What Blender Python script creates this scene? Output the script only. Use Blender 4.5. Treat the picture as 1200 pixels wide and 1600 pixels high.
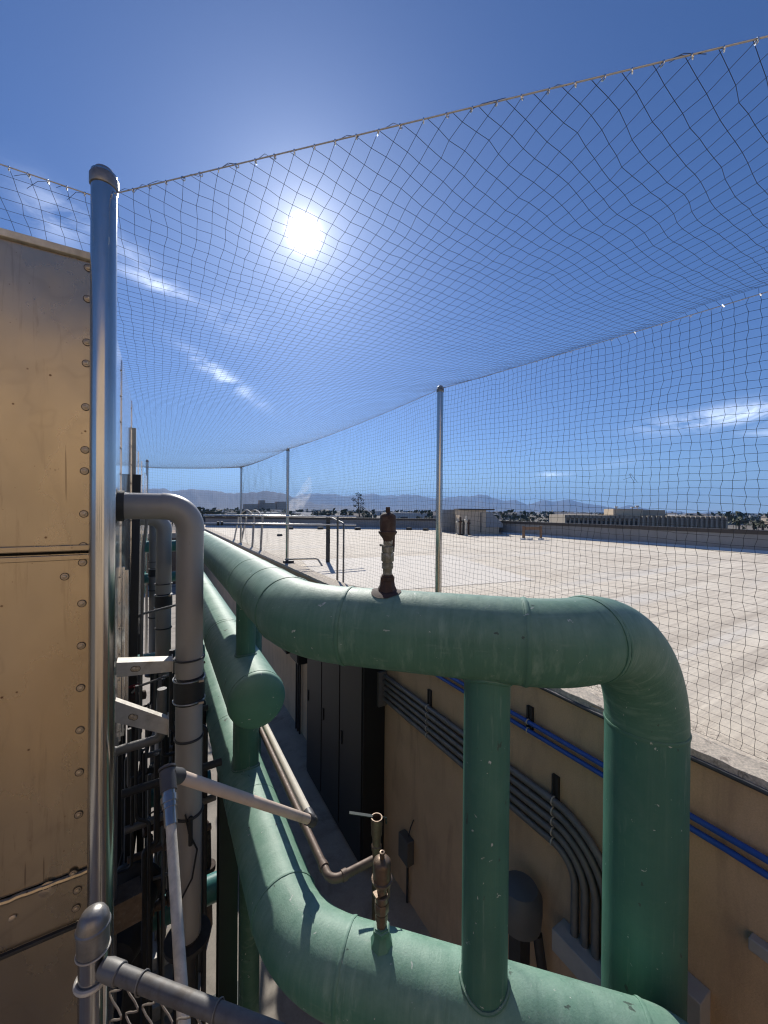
import bpy, math, random
import numpy as np
from mathutils import Vector, Matrix, noise as mnoise
R = math.radians
rnd = random.Random(7)
for o in list(bpy.data.objects): bpy.data.objects.remove(o)
sc = bpy.context.scene
COL = sc.collection

# ------------------------------------------------------------------ camera
# x = across the alley, y = along the alley, z = up; the lens is at the origin
YAW, PITCH, ROLL, F = R(30.4), R(-0.29), R(0.5), 600.0
f0 = Vector((math.sin(YAW)*math.cos(PITCH), math.cos(YAW)*math.cos(PITCH), math.sin(PITCH)))
r0 = Vector((math.cos(YAW), -math.sin(YAW), 0))
u0 = r0.cross(f0)
# roll anticlockwise -> the horizon drops to the right
rv = (r0*math.cos(ROLL) + u0*math.sin(ROLL)).normalized()
uv_ = rv.cross(f0).normalized()
cam_d = bpy.data.cameras.new('camera'); cam = bpy.data.objects.new('camera', cam_d); COL.objects.link(cam)
m = Matrix((rv, uv_, -f0)).transposed().to_4x4()
cam.matrix_world = m
cam_d.sensor_fit = 'HORIZONTAL'; cam_d.sensor_width = 36; cam_d.lens = 18
cam_d.clip_start = 0.02; cam_d.clip_end = 40000
sc.camera = cam

def ray(px, py): return f0 + rv*((px-600)/F) - uv_*((py-800)/F)
def P(px, py, d): return ray(px, py)*d
def onX(px, py, x): v = ray(px, py); return v*(x/v.x)
def onY(px, py, y): v = ray(px, py); return v*(y/v.y)
def onZ(px, py, z): v = ray(px, py); return v*(z/v.z)

# ------------------------------------------------------------------ sky, sun, exposure
SUN = ray(475, 365).normalized()
SUN_EL = math.asin(SUN.z); SUN_AZ = math.atan2(SUN.x, SUN.y)
world = bpy.data.worlds.new('World'); sc.world = world; world.use_nodes = True
wn, wl = world.node_tree.nodes, world.node_tree.links
wn.clear()
def wnode(t, **k):
    n = wn.new(t)
    for a, b in k.items(): setattr(n, a, b)
    return n
def wmath(op, a, b=None, clamp=False):
    n = wnode('ShaderNodeMath', operation=op, use_clamp=clamp)
    for i, v in enumerate((a, b)):
        if v is None: continue
        if isinstance(v, (int, float)): n.inputs[i].default_value = v
        else: wl.new(v, n.inputs[i])
    return n.outputs[0]
def wdot(a, vec):
    n = wnode('ShaderNodeVectorMath', operation='DOT_PRODUCT'); wl.new(a, n.inputs[0]); n.inputs[1].default_value = vec
    return n.outputs['Value']
sky = wnode('ShaderNodeTexSky', sky_type='NISHITA', sun_disc=False)
sky.sun_elevation = SUN_EL; sky.sun_rotation = SUN_AZ
sky.altitude = 300; sky.air_density = 1.0; sky.dust_density = 0.45; sky.ozone_density = 5.0
SKY_STRENGTH = 0.056
tc = wnode('ShaderNodeTexCoord'); D = tc.outputs['Generated']
ang = wmath('ARCCOSINE', wmath('MINIMUM', wdot(D, SUN), 1.0))
def gauss(x, w): return wmath('EXPONENT', wmath('MULTIPLY', wmath('POWER', wmath('DIVIDE', x, w), 2.0), -1.0))
core = wmath('MULTIPLY', gauss(ang, 0.0165), 24.0)
halo = wmath('MULTIPLY', wmath('EXPONENT', wmath('DIVIDE', ang, -0.036)), 1.25)
halo2 = wmath('MULTIPLY', wmath('EXPONENT', wmath('DIVIDE', ang, -0.18)), 0.105)
glow = wmath('ADD', wmath('ADD', core, halo), halo2)
# thin cirrus: each wisp is noise inside an elongated patch of sky
cl = None
nz = wnode('ShaderNodeTexNoise'); nz.inputs['Scale'].default_value = 12; nz.inputs['Detail'].default_value = 9; nz.inputs['Roughness'].default_value = 0.62; nz.inputs['Distortion'].default_value = 0.7
mp = wnode('ShaderNodeMapping'); mp.inputs['Scale'].default_value = (1, 1, 2.6); mp.inputs['Rotation'].default_value = (R(18), R(-24), R(10))
wl.new(D, mp.inputs[0]); wl.new(mp.outputs[0], nz.inputs['Vector'])
nzv = wmath('SUBTRACT', wmath('MULTIPLY', nz.outputs[0], 4.2), 1.55, clamp=True)
for (ax, ay, bx, by, wpx, s) in [(60, 300, 300, 470, 17, .3), (175, 415, 300, 470, 8, .6), (285, 545, 405, 628, 11, 1.0), (30, 270, 120, 400, 26, .3),
                                 (1010, 668, 1290, 628, 15, 1.0), (1150, 678, 1260, 676, 6, .35), (838, 742, 892, 741, 5, .9), (900, 735, 1010, 716, 7, .16), (300, 480, 420, 520, 30, .14)]:
    c = ((ray(ax, ay).normalized() + ray(bx, by).normalized())/2).normalized()
    t = (ray(bx, by).normalized() - ray(ax, ay).normalized()); L = t.length/2; t.normalize()
    b = c.cross(t).normalized()
    e = gauss(wdot(D, t) if abs(t.dot(c)) < 1e-3 else wdot(D, (t - c*t.dot(c)).normalized()), L*0.8)
    e2 = gauss(wdot(D, b), wpx/F*0.75)
    front = wmath('GREATER_THAN', wdot(D, c), 0.3)
    v = wmath('MULTIPLY', wmath('MULTIPLY', e, e2), wmath('MULTIPLY', front, s))
    cl = v if cl is None else wmath('ADD', cl, v)
cl = wmath('MULTIPLY', cl, wmath('MULTIPLY', nzv, 0.85))
bg = wnode('ShaderNodeBackground'); bg.inputs['Strength'].default_value = SKY_STRENGTH
tint = wnode('ShaderNodeVectorMath', operation='MULTIPLY'); wl.new(sky.outputs[0], tint.inputs[0]); tint.inputs[1].default_value = (.66, .86, 1.20)
wl.new(tint.outputs[0], bg.inputs['Color'])
bg2 = wnode('ShaderNodeBackground'); bg2.inputs['Color'].default_value = (1, .97, .92, 1); wl.new(glow, bg2.inputs['Strength'])
hz0 = wnode('ShaderNodeSeparateXYZ'); wl.new(D, hz0.inputs[0])
low = wmath('MULTIPLY', wmath('EXPONENT', wmath('DIVIDE', wmath('MAXIMUM', hz0.outputs[2], 0.0), -0.13)), 0.21)
bg4 = wnode('ShaderNodeBackground'); bg4.inputs['Color'].default_value = (.74, .90, 1, 1); wl.new(low, bg4.inputs['Strength'])
bg3 = wnode('ShaderNodeBackground'); bg3.inputs['Color'].default_value = (.93, .96, 1, 1); wl.new(cl, bg3.inputs['Strength'])
ad = wnode('ShaderNodeAddShader'); ad2 = wnode('ShaderNodeAddShader'); wo = wnode('ShaderNodeOutputWorld')
wl.new(bg.outputs[0], ad.inputs[0]); wl.new(bg2.outputs[0], ad.inputs[1]); wl.new(ad.outputs[0], ad2.inputs[0]); wl.new(bg3.outputs[0], ad2.inputs[1]); ad3 = wnode('ShaderNodeAddShader'); wl.new(ad2.outputs[0], ad3.inputs[0]); wl.new(bg4.outputs[0], ad3.inputs[1]); wl.new(ad3.outputs[0], wo.inputs[0])

sd = bpy.data.lights.new('sun', 'SUN'); sd.energy = 4.2; sd.angle = R(0.5); sd.color = (1, .95, .87)
so = bpy.data.objects.new('sun', sd); COL.objects.link(so)
so.rotation_euler = (-SUN).to_track_quat('-Z', 'Y').to_euler(); so.location = (0, 0, 30)
vs = sc.view_settings; vs.view_transform = 'Standard'; vs.look = 'None'; vs.gamma = 1; vs.use_curve_mapping = False
vs.exposure = 0.45
sc.render.engine = 'CYCLES'
cy = sc.cycles; cy.use_denoising = True; cy.max_bounces = 6; cy.diffuse_bounces = 3; cy.glossy_bounces = 4; cy.volume_bounces = 0; cy.transparent_max_bounces = 12
cy.use_adaptive_sampling = False; cy.sample_clamp_indirect = 6; cy.caustics_reflective = False; cy.caustics_refractive = False
cy.filter_width = 1.2

# ------------------------------------------------------------------ materials
def new_mat(name):
    mt = bpy.data.materials.new(name); mt.use_nodes = True
    return mt, mt.node_tree.nodes, mt.node_tree.links, mt.node_tree.nodes['Principled BSDF']
def mat(name, base, rough=.6, metal=0., spec=.5, var=.25, scale=4., alt=None, fine=.0, fscale=120., bump=.0, bscale=60., bdist=.004,
        stretch=(1, 1, 1), stain=None, sscale=3., sth=(.55, .72), samt=1., rvar=.0, coords='Object', rot=(0, 0, 0), srot=None, sstretch=(1, 1, 1)):
    """base colour with cloudy variation towards alt, fine grain, thresholded stains and bump"""
    mt, n, l, b = new_mat(name)
    b.inputs['Roughness'].default_value = rough; b.inputs['Metallic'].default_value = metal; b.inputs['Specular IOR Level'].default_value = spec
    t = n.new('ShaderNodeTexCoord')
    def nz(s, st=(1, 1, 1), det=5, ro=.6, rt=(0, 0, 0), dist=0.):
        mp = n.new('ShaderNodeMapping'); mp.inputs['Scale'].default_value = st; mp.inputs['Rotation'].default_value = rt
        l.new(t.outputs[coords], mp.inputs[0])
        x = n.new('ShaderNodeTexNoise'); x.inputs['Scale'].default_value = s; x.inputs['Detail'].default_value = det; x.inputs['Roughness'].default_value = ro
        x.inputs['Distortion'].default_value = dist
        l.new(mp.outputs[0], x.inputs['Vector']); return x.outputs[0]
    def ramp(v, a, c):
        q = n.new('ShaderNodeMapRange'); q.inputs[1].default_value = a; q.inputs[2].default_value = c; l.new(v, q.inputs[0]); return q.outputs[0]
    def mix(fac, a, c):
        q = n.new('ShaderNodeMix'); q.data_type = 'RGBA'
        if isinstance(fac, float): q.inputs[0].default_value = fac
        else: l.new(fac, q.inputs[0])
        for i, v in ((6, a), (7, c)):
            if isinstance(v, tuple): q.inputs[i].default_value = (*v, 1)
            else: l.new(v, q.inputs[i])
        return q.outputs[2]
    if alt is None: alt = tuple(c*(1-var) for c in base)
    v0 = nz(scale, stretch, rt=rot)
    c = mix(ramp(v0, .3, .7), alt, base)
    if fine:
        c = mix(ramp(nz(fscale, stretch, rt=rot), .35, .65), c, mix(fine, c, tuple(x*.25 for x in base)))
    if stain:
        f = ramp(nz(sscale, sstretch, det=7, ro=.65, rt=srot or (0, 0, 0), dist=.4), sth[0], sth[1])
        if samt < 1:
            mm = n.new('ShaderNodeMath'); mm.operation = 'MULTIPLY'; mm.inputs[1].default_value = samt; l.new(f, mm.inputs[0]); f = mm.outputs[0]
        c = mix(f, c, stain)
    l.new(c, b.inputs['Base Color'])
    if rvar:
        q = n.new('ShaderNodeMapRange'); q.inputs[1].default_value = .3; q.inputs[2].default_value = .7; q.inputs[3].default_value = max(.03, rough-rvar); q.inputs[4].default_value = min(1, rough+rvar)
        l.new(nz(scale*2.3, stretch, rt=rot), q.inputs[0]); l.new(q.outputs[0], b.inputs['Roughness'])
    if bump:
        bp = n.new('ShaderNodeBump'); bp.inputs['Strength'].default_value = bump; bp.inputs['Distance'].default_value = bdist
        l.new(nz(bscale, stretch, det=4, rt=rot), bp.inputs['Height']); l.new(bp.outputs[0], b.inputs['Normal'])
    return mt

def pipe_mat(name, base, alt, dust_sheen, damt=.5, rough=.55, ringst=(30, 2.2, 1)):
    """old painted lagging: brushed paint ridges round the pipe, bird lime, scratches, chalky bloom"""
    mt, n, l, b = new_mat(name)
    b.inputs['Roughness'].default_value = rough; b.inputs['Specular IOR Level'].default_value = .35
    t = n.new('ShaderNodeTexCoord')
    def nz(src, s, st=(1, 1, 1), det=5, ro=.6, dist=0.):
        mp = n.new('ShaderNodeMapping'); mp.inputs['Scale'].default_value = st; l.new(t.outputs[src], mp.inputs[0])
        x = n.new('ShaderNodeTexNoise'); x.inputs['Scale'].default_value = s; x.inputs['Detail'].default_value = det; x.inputs['Roughness'].default_value = ro; x.inputs['Distortion'].default_value = dist
        l.new(mp.outputs[0], x.inputs['Vector']); return x.outputs[0]
    def rng(v, a, c, lo=0., hi=1.):
        q = n.new('ShaderNodeMapRange'); q.inputs[1].default_value = a; q.inputs[2].default_value = c; q.inputs[3].default_value = lo; q.inputs[4].default_value = hi; l.new(v, q.inputs[0]); return q.outputs[0]
    def mix(f, a, c):
        q = n.new('ShaderNodeMix'); q.data_type = 'RGBA'; l.new(f, q.inputs[0])
        for i, v in ((6, a), (7, c)):
            if isinstance(v, tuple): q.inputs[i].default_value = (*v, 1)
            else: l.new(v, q.inputs[i])
        return q.outputs[2]
    c = mix(rng(nz('Object', 3.2), .3, .7), alt, base)
    rings = nz('UV', 1., ringst, det=6, ro=.7, dist=.15)
    ge = n.new('ShaderNodeNewGeometry'); sx = n.new('ShaderNodeSeparateXYZ'); l.new(ge.outputs['Normal'], sx.inputs[0])
    upm = rng(sx.outputs[2], .15, .85)
    fm = n.new('ShaderNodeMath'); fm.operation = 'MULTIPLY'; l.new(upm, fm.inputs[0]); l.new(rng(nz('Object', 7, det=7, ro=.7), .3, .62, .22, .58), fm.inputs[1])
    c = mix(fm.outputs[0], c, dust_sheen)  # upward faces painted paler: dust together with sunlit sheen
    c = mix(rng(rings, .52, .76, 0, damt*.45), c, dust_sheen)
    c = mix(rng(rings, .45, .28, 0, .22), c, tuple(q*.6 for q in alt))
    mpb = n.new('ShaderNodeMapping'); mpb.inputs['Scale'].default_value = (17, 5, 1); mpb.inputs['Rotation'].default_value = (0, 0, .5); l.new(t.outputs['UV'], mpb.inputs[0])
    xb = n.new('ShaderNodeTexNoise'); xb.inputs['Scale'].default_value = 1; xb.inputs['Detail'].default_value = 6; xb.inputs['Roughness'].default_value = .68; l.new(mpb.outputs[0], xb.inputs['Vector'])
    fb = n.new('ShaderNodeMath'); fb.operation = 'MULTIPLY'; l.new(rng(xb.outputs[0], .50, .68, 0, damt*(1.5 if ringst[0] > 5 else .15)), fb.inputs[0]); l.new(rng(nz('Object', 2.4, det=3), .42, .60, .05, 1.), fb.inputs[1])
    c = mix(fb.outputs[0], c, dust_sheen)
    c = mix(rng(nz('Object', 2.1, det=8, ro=.7), .55, .78, 0, damt*.8), c, dust_sheen)
    c = mix(rng(nz('Object', 24, det=4, ro=.6, dist=.8), .685, .71, 0, .8), c, (.62, .64, .60))
    c = mix(rng(nz('UV', 1., (9, 14, 1), det=4), .675, .70, 0, .8), c, (.05, .07, .06))
    c = mix(rng(nz('UV', 1.7, (1.1, 9, 1), det=5), .60, .74, 0, .32), c, (.40, .48, .42))
    l.new(c, b.inputs['Base Color'])
    bp = n.new('ShaderNodeBump'); bp.inputs['Strength'].default_value = .35; bp.inputs['Distance'].default_value = .003; l.new(nz('Object', 95, det=3), bp.inputs['Height'])
    b2 = n.new('ShaderNodeBump'); b2.inputs['Strength'].default_value = .25; b2.inputs['Distance'].default_value = .006; l.new(rings, b2.inputs['Height']); l.new(bp.outputs[0], b2.inputs['Normal'])
    l.new(b2.outputs[0], b.inputs['Normal'])
    return mt

M = {}
M['green'] = pipe_mat('pale_green_paint', (.085, .205, .142), (.064, .165, .115), (.35, .49, .39), .24)
M['green_drop'] = pipe_mat('streaked_green_paint', (.068, .190, .135), (.050, .152, .112), (.32, .42, .34), .20, ringst=(.9, 26, 1))
M['green_teal'] = pipe_mat('teal_green_paint', (.090, .245, .170), (.070, .195, .138), (.36, .52, .42), .32)
M['teal'] = mat('teal_pipe_paint', (.06, .27, .25), .4, var=.3, scale=6, stain=(.35, .42, .38), sscale=9, sth=(.62, .7), samt=.6)
def panel_mat():
    mt, n, l, b = new_mat('weathered_steel_panel'); b.inputs['Metallic'].default_value = .85; b.inputs['Specular IOR Level'].default_value = .5
    t = n.new('ShaderNodeTexCoord')
    def nz(s, st=(1, 1, 1), det=5, ro=.6, dist=0., loc=(0, 0, 0)):
        mp = n.new('ShaderNodeMapping'); mp.inputs['Scale'].default_value = st; mp.inputs['Location'].default_value = loc; l.new(t.outputs['Object'], mp.inputs[0])
        x = n.new('ShaderNodeTexNoise'); x.inputs['Scale'].default_value = s; x.inputs['Detail'].default_value = det; x.inputs['Roughness'].default_value = ro; x.inputs['Distortion'].default_value = dist
        l.new(mp.outputs[0], x.inputs['Vector']); return x.outputs[0]
    def rng(v, a, c, lo=0., hi=1.):
        q = n.new('ShaderNodeMapRange'); q.inputs[1].default_value = a; q.inputs[2].default_value = c; q.inputs[3].default_value = lo; q.inputs[4].default_value = hi; l.new(v, q.inputs[0]); return q.outputs[0]
    def mix(f, a, c):
        q = n.new('ShaderNodeMix'); q.data_type = 'RGBA'; l.new(f, q.inputs[0])
        for i, v in ((6, a), (7, c)):
            if isinstance(v, tuple): q.inputs[i].default_value = (*v, 1)
            else: l.new(v, q.inputs[i])
        return q.outputs[2]
    def mul(a, c):
        q = n.new('ShaderNodeMath'); q.operation = 'MULTIPLY'; l.new(a, q.inputs[0]); l.new(c, q.inputs[1]); return q.outputs[0]
    c = mix(rng(nz(2.2, (1, 1, .5), 4), .3, .7), (.38, .315, .225), (.46, .385, .285))
    # ring-shaped dried water marks, run-down streaks, rust pin-pricks, scratches
    rim = rng(nz(2.6, (1, 1, .8), 3, .45, .6, (3, 1, 0)), .54, .56); rim2 = rng(nz(2.6, (1, 1, .8), 3, .45, .6, (3, 1, 0)), .56, .59, 1., 0.)
    c = mix(rng(mul(rim, rim2), 0, 1, 0, .18), c, (.26, .215, .165))
    c = mix(mul(rng(nz(9, (3.2, 1, .22), 6, .65, .5), .58, .72, 0, .5), rng(nz(1.3, (1, 1, 1), 2), .46, .58)), c, (.22, .17, .125))
    v = n.new('ShaderNodeTexVoronoi'); v.inputs['Scale'].default_value = 15; l.new(t.outputs['Object'], v.inputs['Vector'])
    c = mix(mul(rng(v.outputs['Distance'], .05, .09, 1., 0.), rng(nz(6, (1, 1, 1), 2), .42, .56, 0, .9)), c, (.10, .055, .035))
    v2 = n.new('ShaderNodeTexVoronoi'); v2.inputs['Scale'].default_value = 38; l.new(t.outputs['Object'], v2.inputs['Vector'])
    c = mix(mul(rng(v2.outputs['Distance'], .05, .10, 1., 0.), rng(nz(4, (1, 1, 1), 3, loc=(7, 0, 2)), .50, .60, 0, .7)), c, (.13, .08, .055))
    c = mix(rng(nz(3., (9, 1, .35), 2, .3, 0, (1, 4, 2)), .755, .765, 0, .6), c, (.15, .11, .08))
    l.new(c, b.inputs['Base Color'])
    l.new(rng(nz(3.1, (1, 1, .6), 5), .3, .7, .20, .36), b.inputs['Roughness'])
    bp = n.new('ShaderNodeBump'); bp.inputs['Strength'].default_value = .30; bp.inputs['Distance'].default_value = .02; l.new(nz(3.4, (1, 1, .7), 2, .4), bp.inputs['Height'])
    l.new(bp.outputs[0], b.inputs['Normal'])
    return mt
M['steel_panel'] = panel_mat()
M['side_panel'] = mat('galvanised_side_panel', (.74, .75, .76), .14, metal=.9, var=.12, scale=5, stretch=(1, .3, .15), stain=(.35, .34, .32), sscale=6, sth=(.6, .75), samt=.4, rvar=.06)
M['galv'] = mat('galvanised_tube', (.60, .59, .57), .20, metal=1., var=.18, scale=14, stretch=(1, 1, .12), rvar=.06, fine=.08, fscale=60, stain=(.33, .32, .30), sscale=20, sth=(.6, .75), samt=.5)
M['galv_dull'] = mat('dull_galvanised_tube', (.74, .68, .56), .6, metal=.05, var=.35, scale=26, stretch=(1, 1, .5), stain=(.30, .28, .24), sscale=12, sth=(.58, .7), samt=.5)
M['grey_pipe'] = mat('grey_plastic_pipe', (.35, .335, .315), .40, spec=.6, var=.14, scale=5, stretch=(1, 1, .3), stain=(.12, .11, .10), sscale=9, sth=(.66, .72), samt=.6)
M['rubber'] = mat('black_rubber', (.016, .016, .017), .55, var=.3, scale=20)
M['clamp'] = mat('steel_clamp', (.45, .43, .40), .3, metal=.9, var=.2)
M['dark_steel'] = mat('dark_steel', (.035, .034, .033), .6, var=.4, scale=9, stain=(.10, .06, .04), sscale=8, sth=(.6, .75), samt=.5)
M['black'] = mat('black_paint', (.02, .02, .021), .55, var=.3)
M['column'] = mat('dark_green_column_paint', (.018, .035, .030), .6, var=.3)
M['bolt_head'] = mat('dull_bolt_head', (.54, .45, .34), .45, metal=.7, var=.3, scale=40)
M['bolt_rim'] = mat('grimy_washer_rim', (.07, .055, .04), .7, var=.3, scale=60)
M['wire'] = mat('dull_fence_wire', (.34, .29, .24), .6, metal=.4, var=.3, scale=40)
M['fence_tube'] = mat('grimy_fence_tube', (.17, .165, .16), .6, metal=.35, var=.35, scale=20, stain=(.09, .075, .06), sscale=14, sth=(.5, .66), samt=.7)
M['cap'] = mat('cast_cap', (.30, .29, .275), .42, metal=.6, var=.3, scale=30, rvar=.08, bump=.15, bscale=90)
M['rust'] = mat('rusted_cast_iron', (.085, .050, .036), .78, var=.45, scale=22, fine=.3, fscale=150, bump=.5, bscale=140, bdist=.002, stain=(.13, .10, .075), sscale=16, sth=(.52, .66), samt=.5)
M['brass'] = mat('lime_crusted_brass', (.27, .255, .18), .72, var=.45, scale=30, fine=.3, fscale=170, bump=.6, bscale=130, bdist=.002, stain=(.42, .42, .36), sscale=25, sth=(.5, .62), samt=.7)
M['bronze'] = mat('aged_bronze', (.20, .14, .095), .45, metal=.5, var=.4, scale=22, rvar=.1, stain=(.25, .22, .18), sscale=30, sth=(.55, .7), samt=.4)
M['copper'] = mat('weathered_copper', (.17, .12, .09), .6, metal=.2, var=.35, scale=16, rvar=.08)
M['pvc'] = mat('sun_yellowed_pvc', (.74, .59, .47), .6, var=.16, scale=6, stretch=(1, 1, 1), stain=(.32, .25, .19), sscale=7, sth=(.6, .75), samt=.5)
M['pvc_pale'] = mat('cream_pvc', (.74, .68, .55), .65, var=.16, scale=6)
M['pvc_grey'] = mat('grey_pvc_fitting', (.085, .085, .087), .5, var=.25, scale=14)
M['strut'] = mat('galvanised_strut', (.58, .55, .49), .6, metal=.25, var=.3, scale=14, stain=(.28, .23, .17), sscale=10, sth=(.56, .7), samt=.6)
M['wall'] = mat('tan_stucco', (.66, .46, .28), .92, var=.22, scale=1.5, fine=.18, fscale=95, bump=.5, bscale=130, bdist=.004, stain=(.30, .21, .14), sscale=2.4, sth=(.50, .68), samt=.45, sstretch=(1, 2, .35))
M['rear_wall'] = mat('tan_rear_wall', (.64, .49, .335), .9, var=.12, scale=1)
M['rear_plinth'] = mat('brown_rear_plinth', (.36, .26, .17), .9, var=.3, scale=.8)  # brown stands in for shade on the lower rear wall
M['parapet_top'] = mat('crumbling_parapet_coating', (.82, .71, .57), .95, var=.3, scale=26, fine=.5, fscale=70, bump=.3, bscale=45, bdist=.006, stain=(.22, .18, .145), sscale=15, sth=(.57, .64), samt=.8)
M['edge'] = mat('dark_edge_metal', (.09, .09, .095), .5, metal=.4, var=.3, scale=12)
M['floor'] = mat('alley_concrete', (.46, .41, .35), .9, var=.35, scale=1.4, fine=.15, fscale=40, bump=.2, bscale=60, stain=(.12, .105, .09), sscale=1.7, sth=(.52, .72), samt=.7)
M['cabinet'] = mat('dark_switchgear_paint', (.011, .013, .014), .5, var=.25, scale=3)
M['cabinet_grey'] = mat('grey_enclosure_paint', (.11, .11, .105), .5, var=.2, scale=4)
M['label'] = mat('pale_label', (.30, .31, .32), .6, var=.2, scale=30)
M['conduit'] = mat('grey_conduit', (.20, .195, .185), .5, metal=.3, var=.25, scale=10)
M['blue'] = mat('blue_conduit', (.03, .105, .42), .4, var=.25, scale=9)
M['box_grey'] = mat('pale_grey_box', (.40, .39, .37), .6, var=.2, scale=6)
M['red'] = mat('red_valve_paint', (.30, .025, .02), .5, var=.3)
M['net'] = mat('black_twine', (.022, .024, .03), .7, var=.2)
M['cable'] = mat('steel_cable', (.66, .61, .54), .45, metal=.4, var=.2, scale=60)
M['ring'] = mat('bright_ring', (.8, .8, .8), .18, metal=1, var=.05)
M['parapet'] = mat('grey_parapet_membrane', (.27, .275, .28), .8, var=.2, scale=1.2, stretch=(1, 1, .3), stain=(.19, .19, .19), sscale=.8, sth=(.5, .7), samt=.5)
M['coping'] = mat('dark_brown_coping', (.065, .055, .048), .6, var=.2, scale=2)
M['white_coat'] = mat('white_roof_coating', (.74, .73, .70), .8, var=.1, scale=2)
M['hut'] = mat('beige_hut_metal', (.62, .50, .36), .7, var=.15, scale=2)
M['hut_grey'] = mat('grey_sheet_metal', (.28, .31, .34), .55, metal=.3, var=.15, scale=2)
M['hut_roof'] = mat('dark_hut_roof', (.09, .085, .08), .7, var=.2)
M['wood'] = mat('weathered_timber', (.26, .16, .10), .85, var=.3, scale=8)
M['white'] = mat('white_paint', (.75, .75, .73), .6, var=.1)
M['ribbed'] = mat('tan_precast_concrete', (.44, .37, .28), .9, var=.12, scale=.6)
M['ribbed_dark'] = mat('shaded_window_glass', (.03, .03, .035), .3, var=.2)  # even dark glass colour for every window
M['sand'] = mat('sand_coloured_render', (.62, .50, .35), .9, var=.12, scale=.5)
M['leaf'] = mat('dusty_leaves', (.055, .070, .032), .8, var=.4, scale=.6)
M['bark'] = mat('grey_bark', (.11, .09, .07), .9, var=.3, scale=3)
M['ground'] = mat('desert_city_ground', (.20, .165, .13), .95, var=.35, scale=.01, stain=(.10, .095, .075), sscale=.02, sth=(.45, .6), samt=.8)
M['rock'] = mat('desert_mountain_rock', (.11, .092, .085), .95, var=.35, scale=.004, bump=.6, bscale=.02, bdist=30)
for i, c in enumerate([(.62, .60, .56), (.40, .33, .26), (.30, .26, .23), (.52, .44, .35), (.20, .17, .15), (.75, .74, .72)]):
    M['town%d' % i] = mat('town_render_%s' % 'abcdef'[i], c, .9, var=.1, scale=.2)

# roof coating: off-white elastomeric with long rolled streaks, dirt and a cleaner patch
def roof_mat():
    mt, n, l, b = new_mat('rolled_roof_coating'); b.inputs['Roughness'].default_value = .85
    t = n.new('ShaderNodeTexCoord')
    def nz(s, st, rt, det=6, ro=.6, dist=.0):
        mp = n.new('ShaderNodeMapping'); mp.inputs['Scale'].default_value = st; mp.inputs['Rotation'].default_value = (0, 0, rt); l.new(t.outputs['Object'], mp.inputs[0])
        x = n.new('ShaderNodeTexNoise'); x.inputs['Scale'].default_value = s; x.inputs['Detail'].default_value = det; x.inputs['Roughness'].default_value = ro; x.inputs['Distortion'].default_value = dist
        l.new(mp.outputs[0], x.inputs['Vector']); return x.outputs[0]
    def rng(v, a, c, lo=0., hi=1.):
        q = n.new('ShaderNodeMapRange'); q.inputs[1].default_value = a; q.inputs[2].default_value = c; q.inputs[3].default_value = lo; q.inputs[4].default_value = hi; l.new(v, q.inputs[0]); return q.outputs[0]
    def mix(f, a, c):
        q = n.new('ShaderNodeMix'); q.data_type = 'RGBA'; l.new(f, q.inputs[0])
        for i, v in ((6, a), (7, c)):
            if isinstance(v, tuple): q.inputs[i].default_value = (*v, 1)
            else: l.new(v, q.inputs[i])
        return q.outputs[2]
    rt = R(-62)
    c = mix(rng(nz(.5, (1, 1, 1), 0), .35, .65), (.69, .60, .475), (.79, .705, .575))
    c = mix(rng(nz(1., (.14, 2.6, 1), rt, det=5, dist=.35), .48, .68, 0, .42), c, (.40, .335, .265))
    c = mix(rng(nz(1., (.35, 13, 1), rt, det=5, ro=.7, dist=.25), .46, .64, 0, .62), c, (.40, .335, .265))
    c = mix(rng(nz(1., (.10, 1.1, 1), rt+.05, det=4, dist=.5), .56, .70, 0, .55), c, (.66, .63, .58))
    c = mix(rng(nz(2.6, (1, 1, 1), 0, det=8), .60, .74, 0, .45), c, (.27, .235, .20))
    c = mix(rng(nz(40, (1, 1, 1), 0, det=4), .45, .65, 0, .16), c, (.2, .18, .16))
    l.new(c, b.inputs['Base Color'])
    bp = n.new('ShaderNodeBump'); bp.inputs['Strength'].default_value = .5; bp.inputs['Distance'].default_value = .012; l.new(nz(1., (1.2, 16, 1), rt, det=6, ro=.7, dist=.4), bp.inputs['Height']); l.new(bp.outputs[0], b.inputs['Normal'])
    return mt
M['roof'] = roof_mat()
M['roof_patch'] = mat('fresh_roof_coating', (.73, .665, .575), .85, var=.12, scale=1.2, stretch=(.3, 2, 1), rot=(0, 0, R(-62)), bump=.3, bscale=10, bdist=.01)

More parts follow.
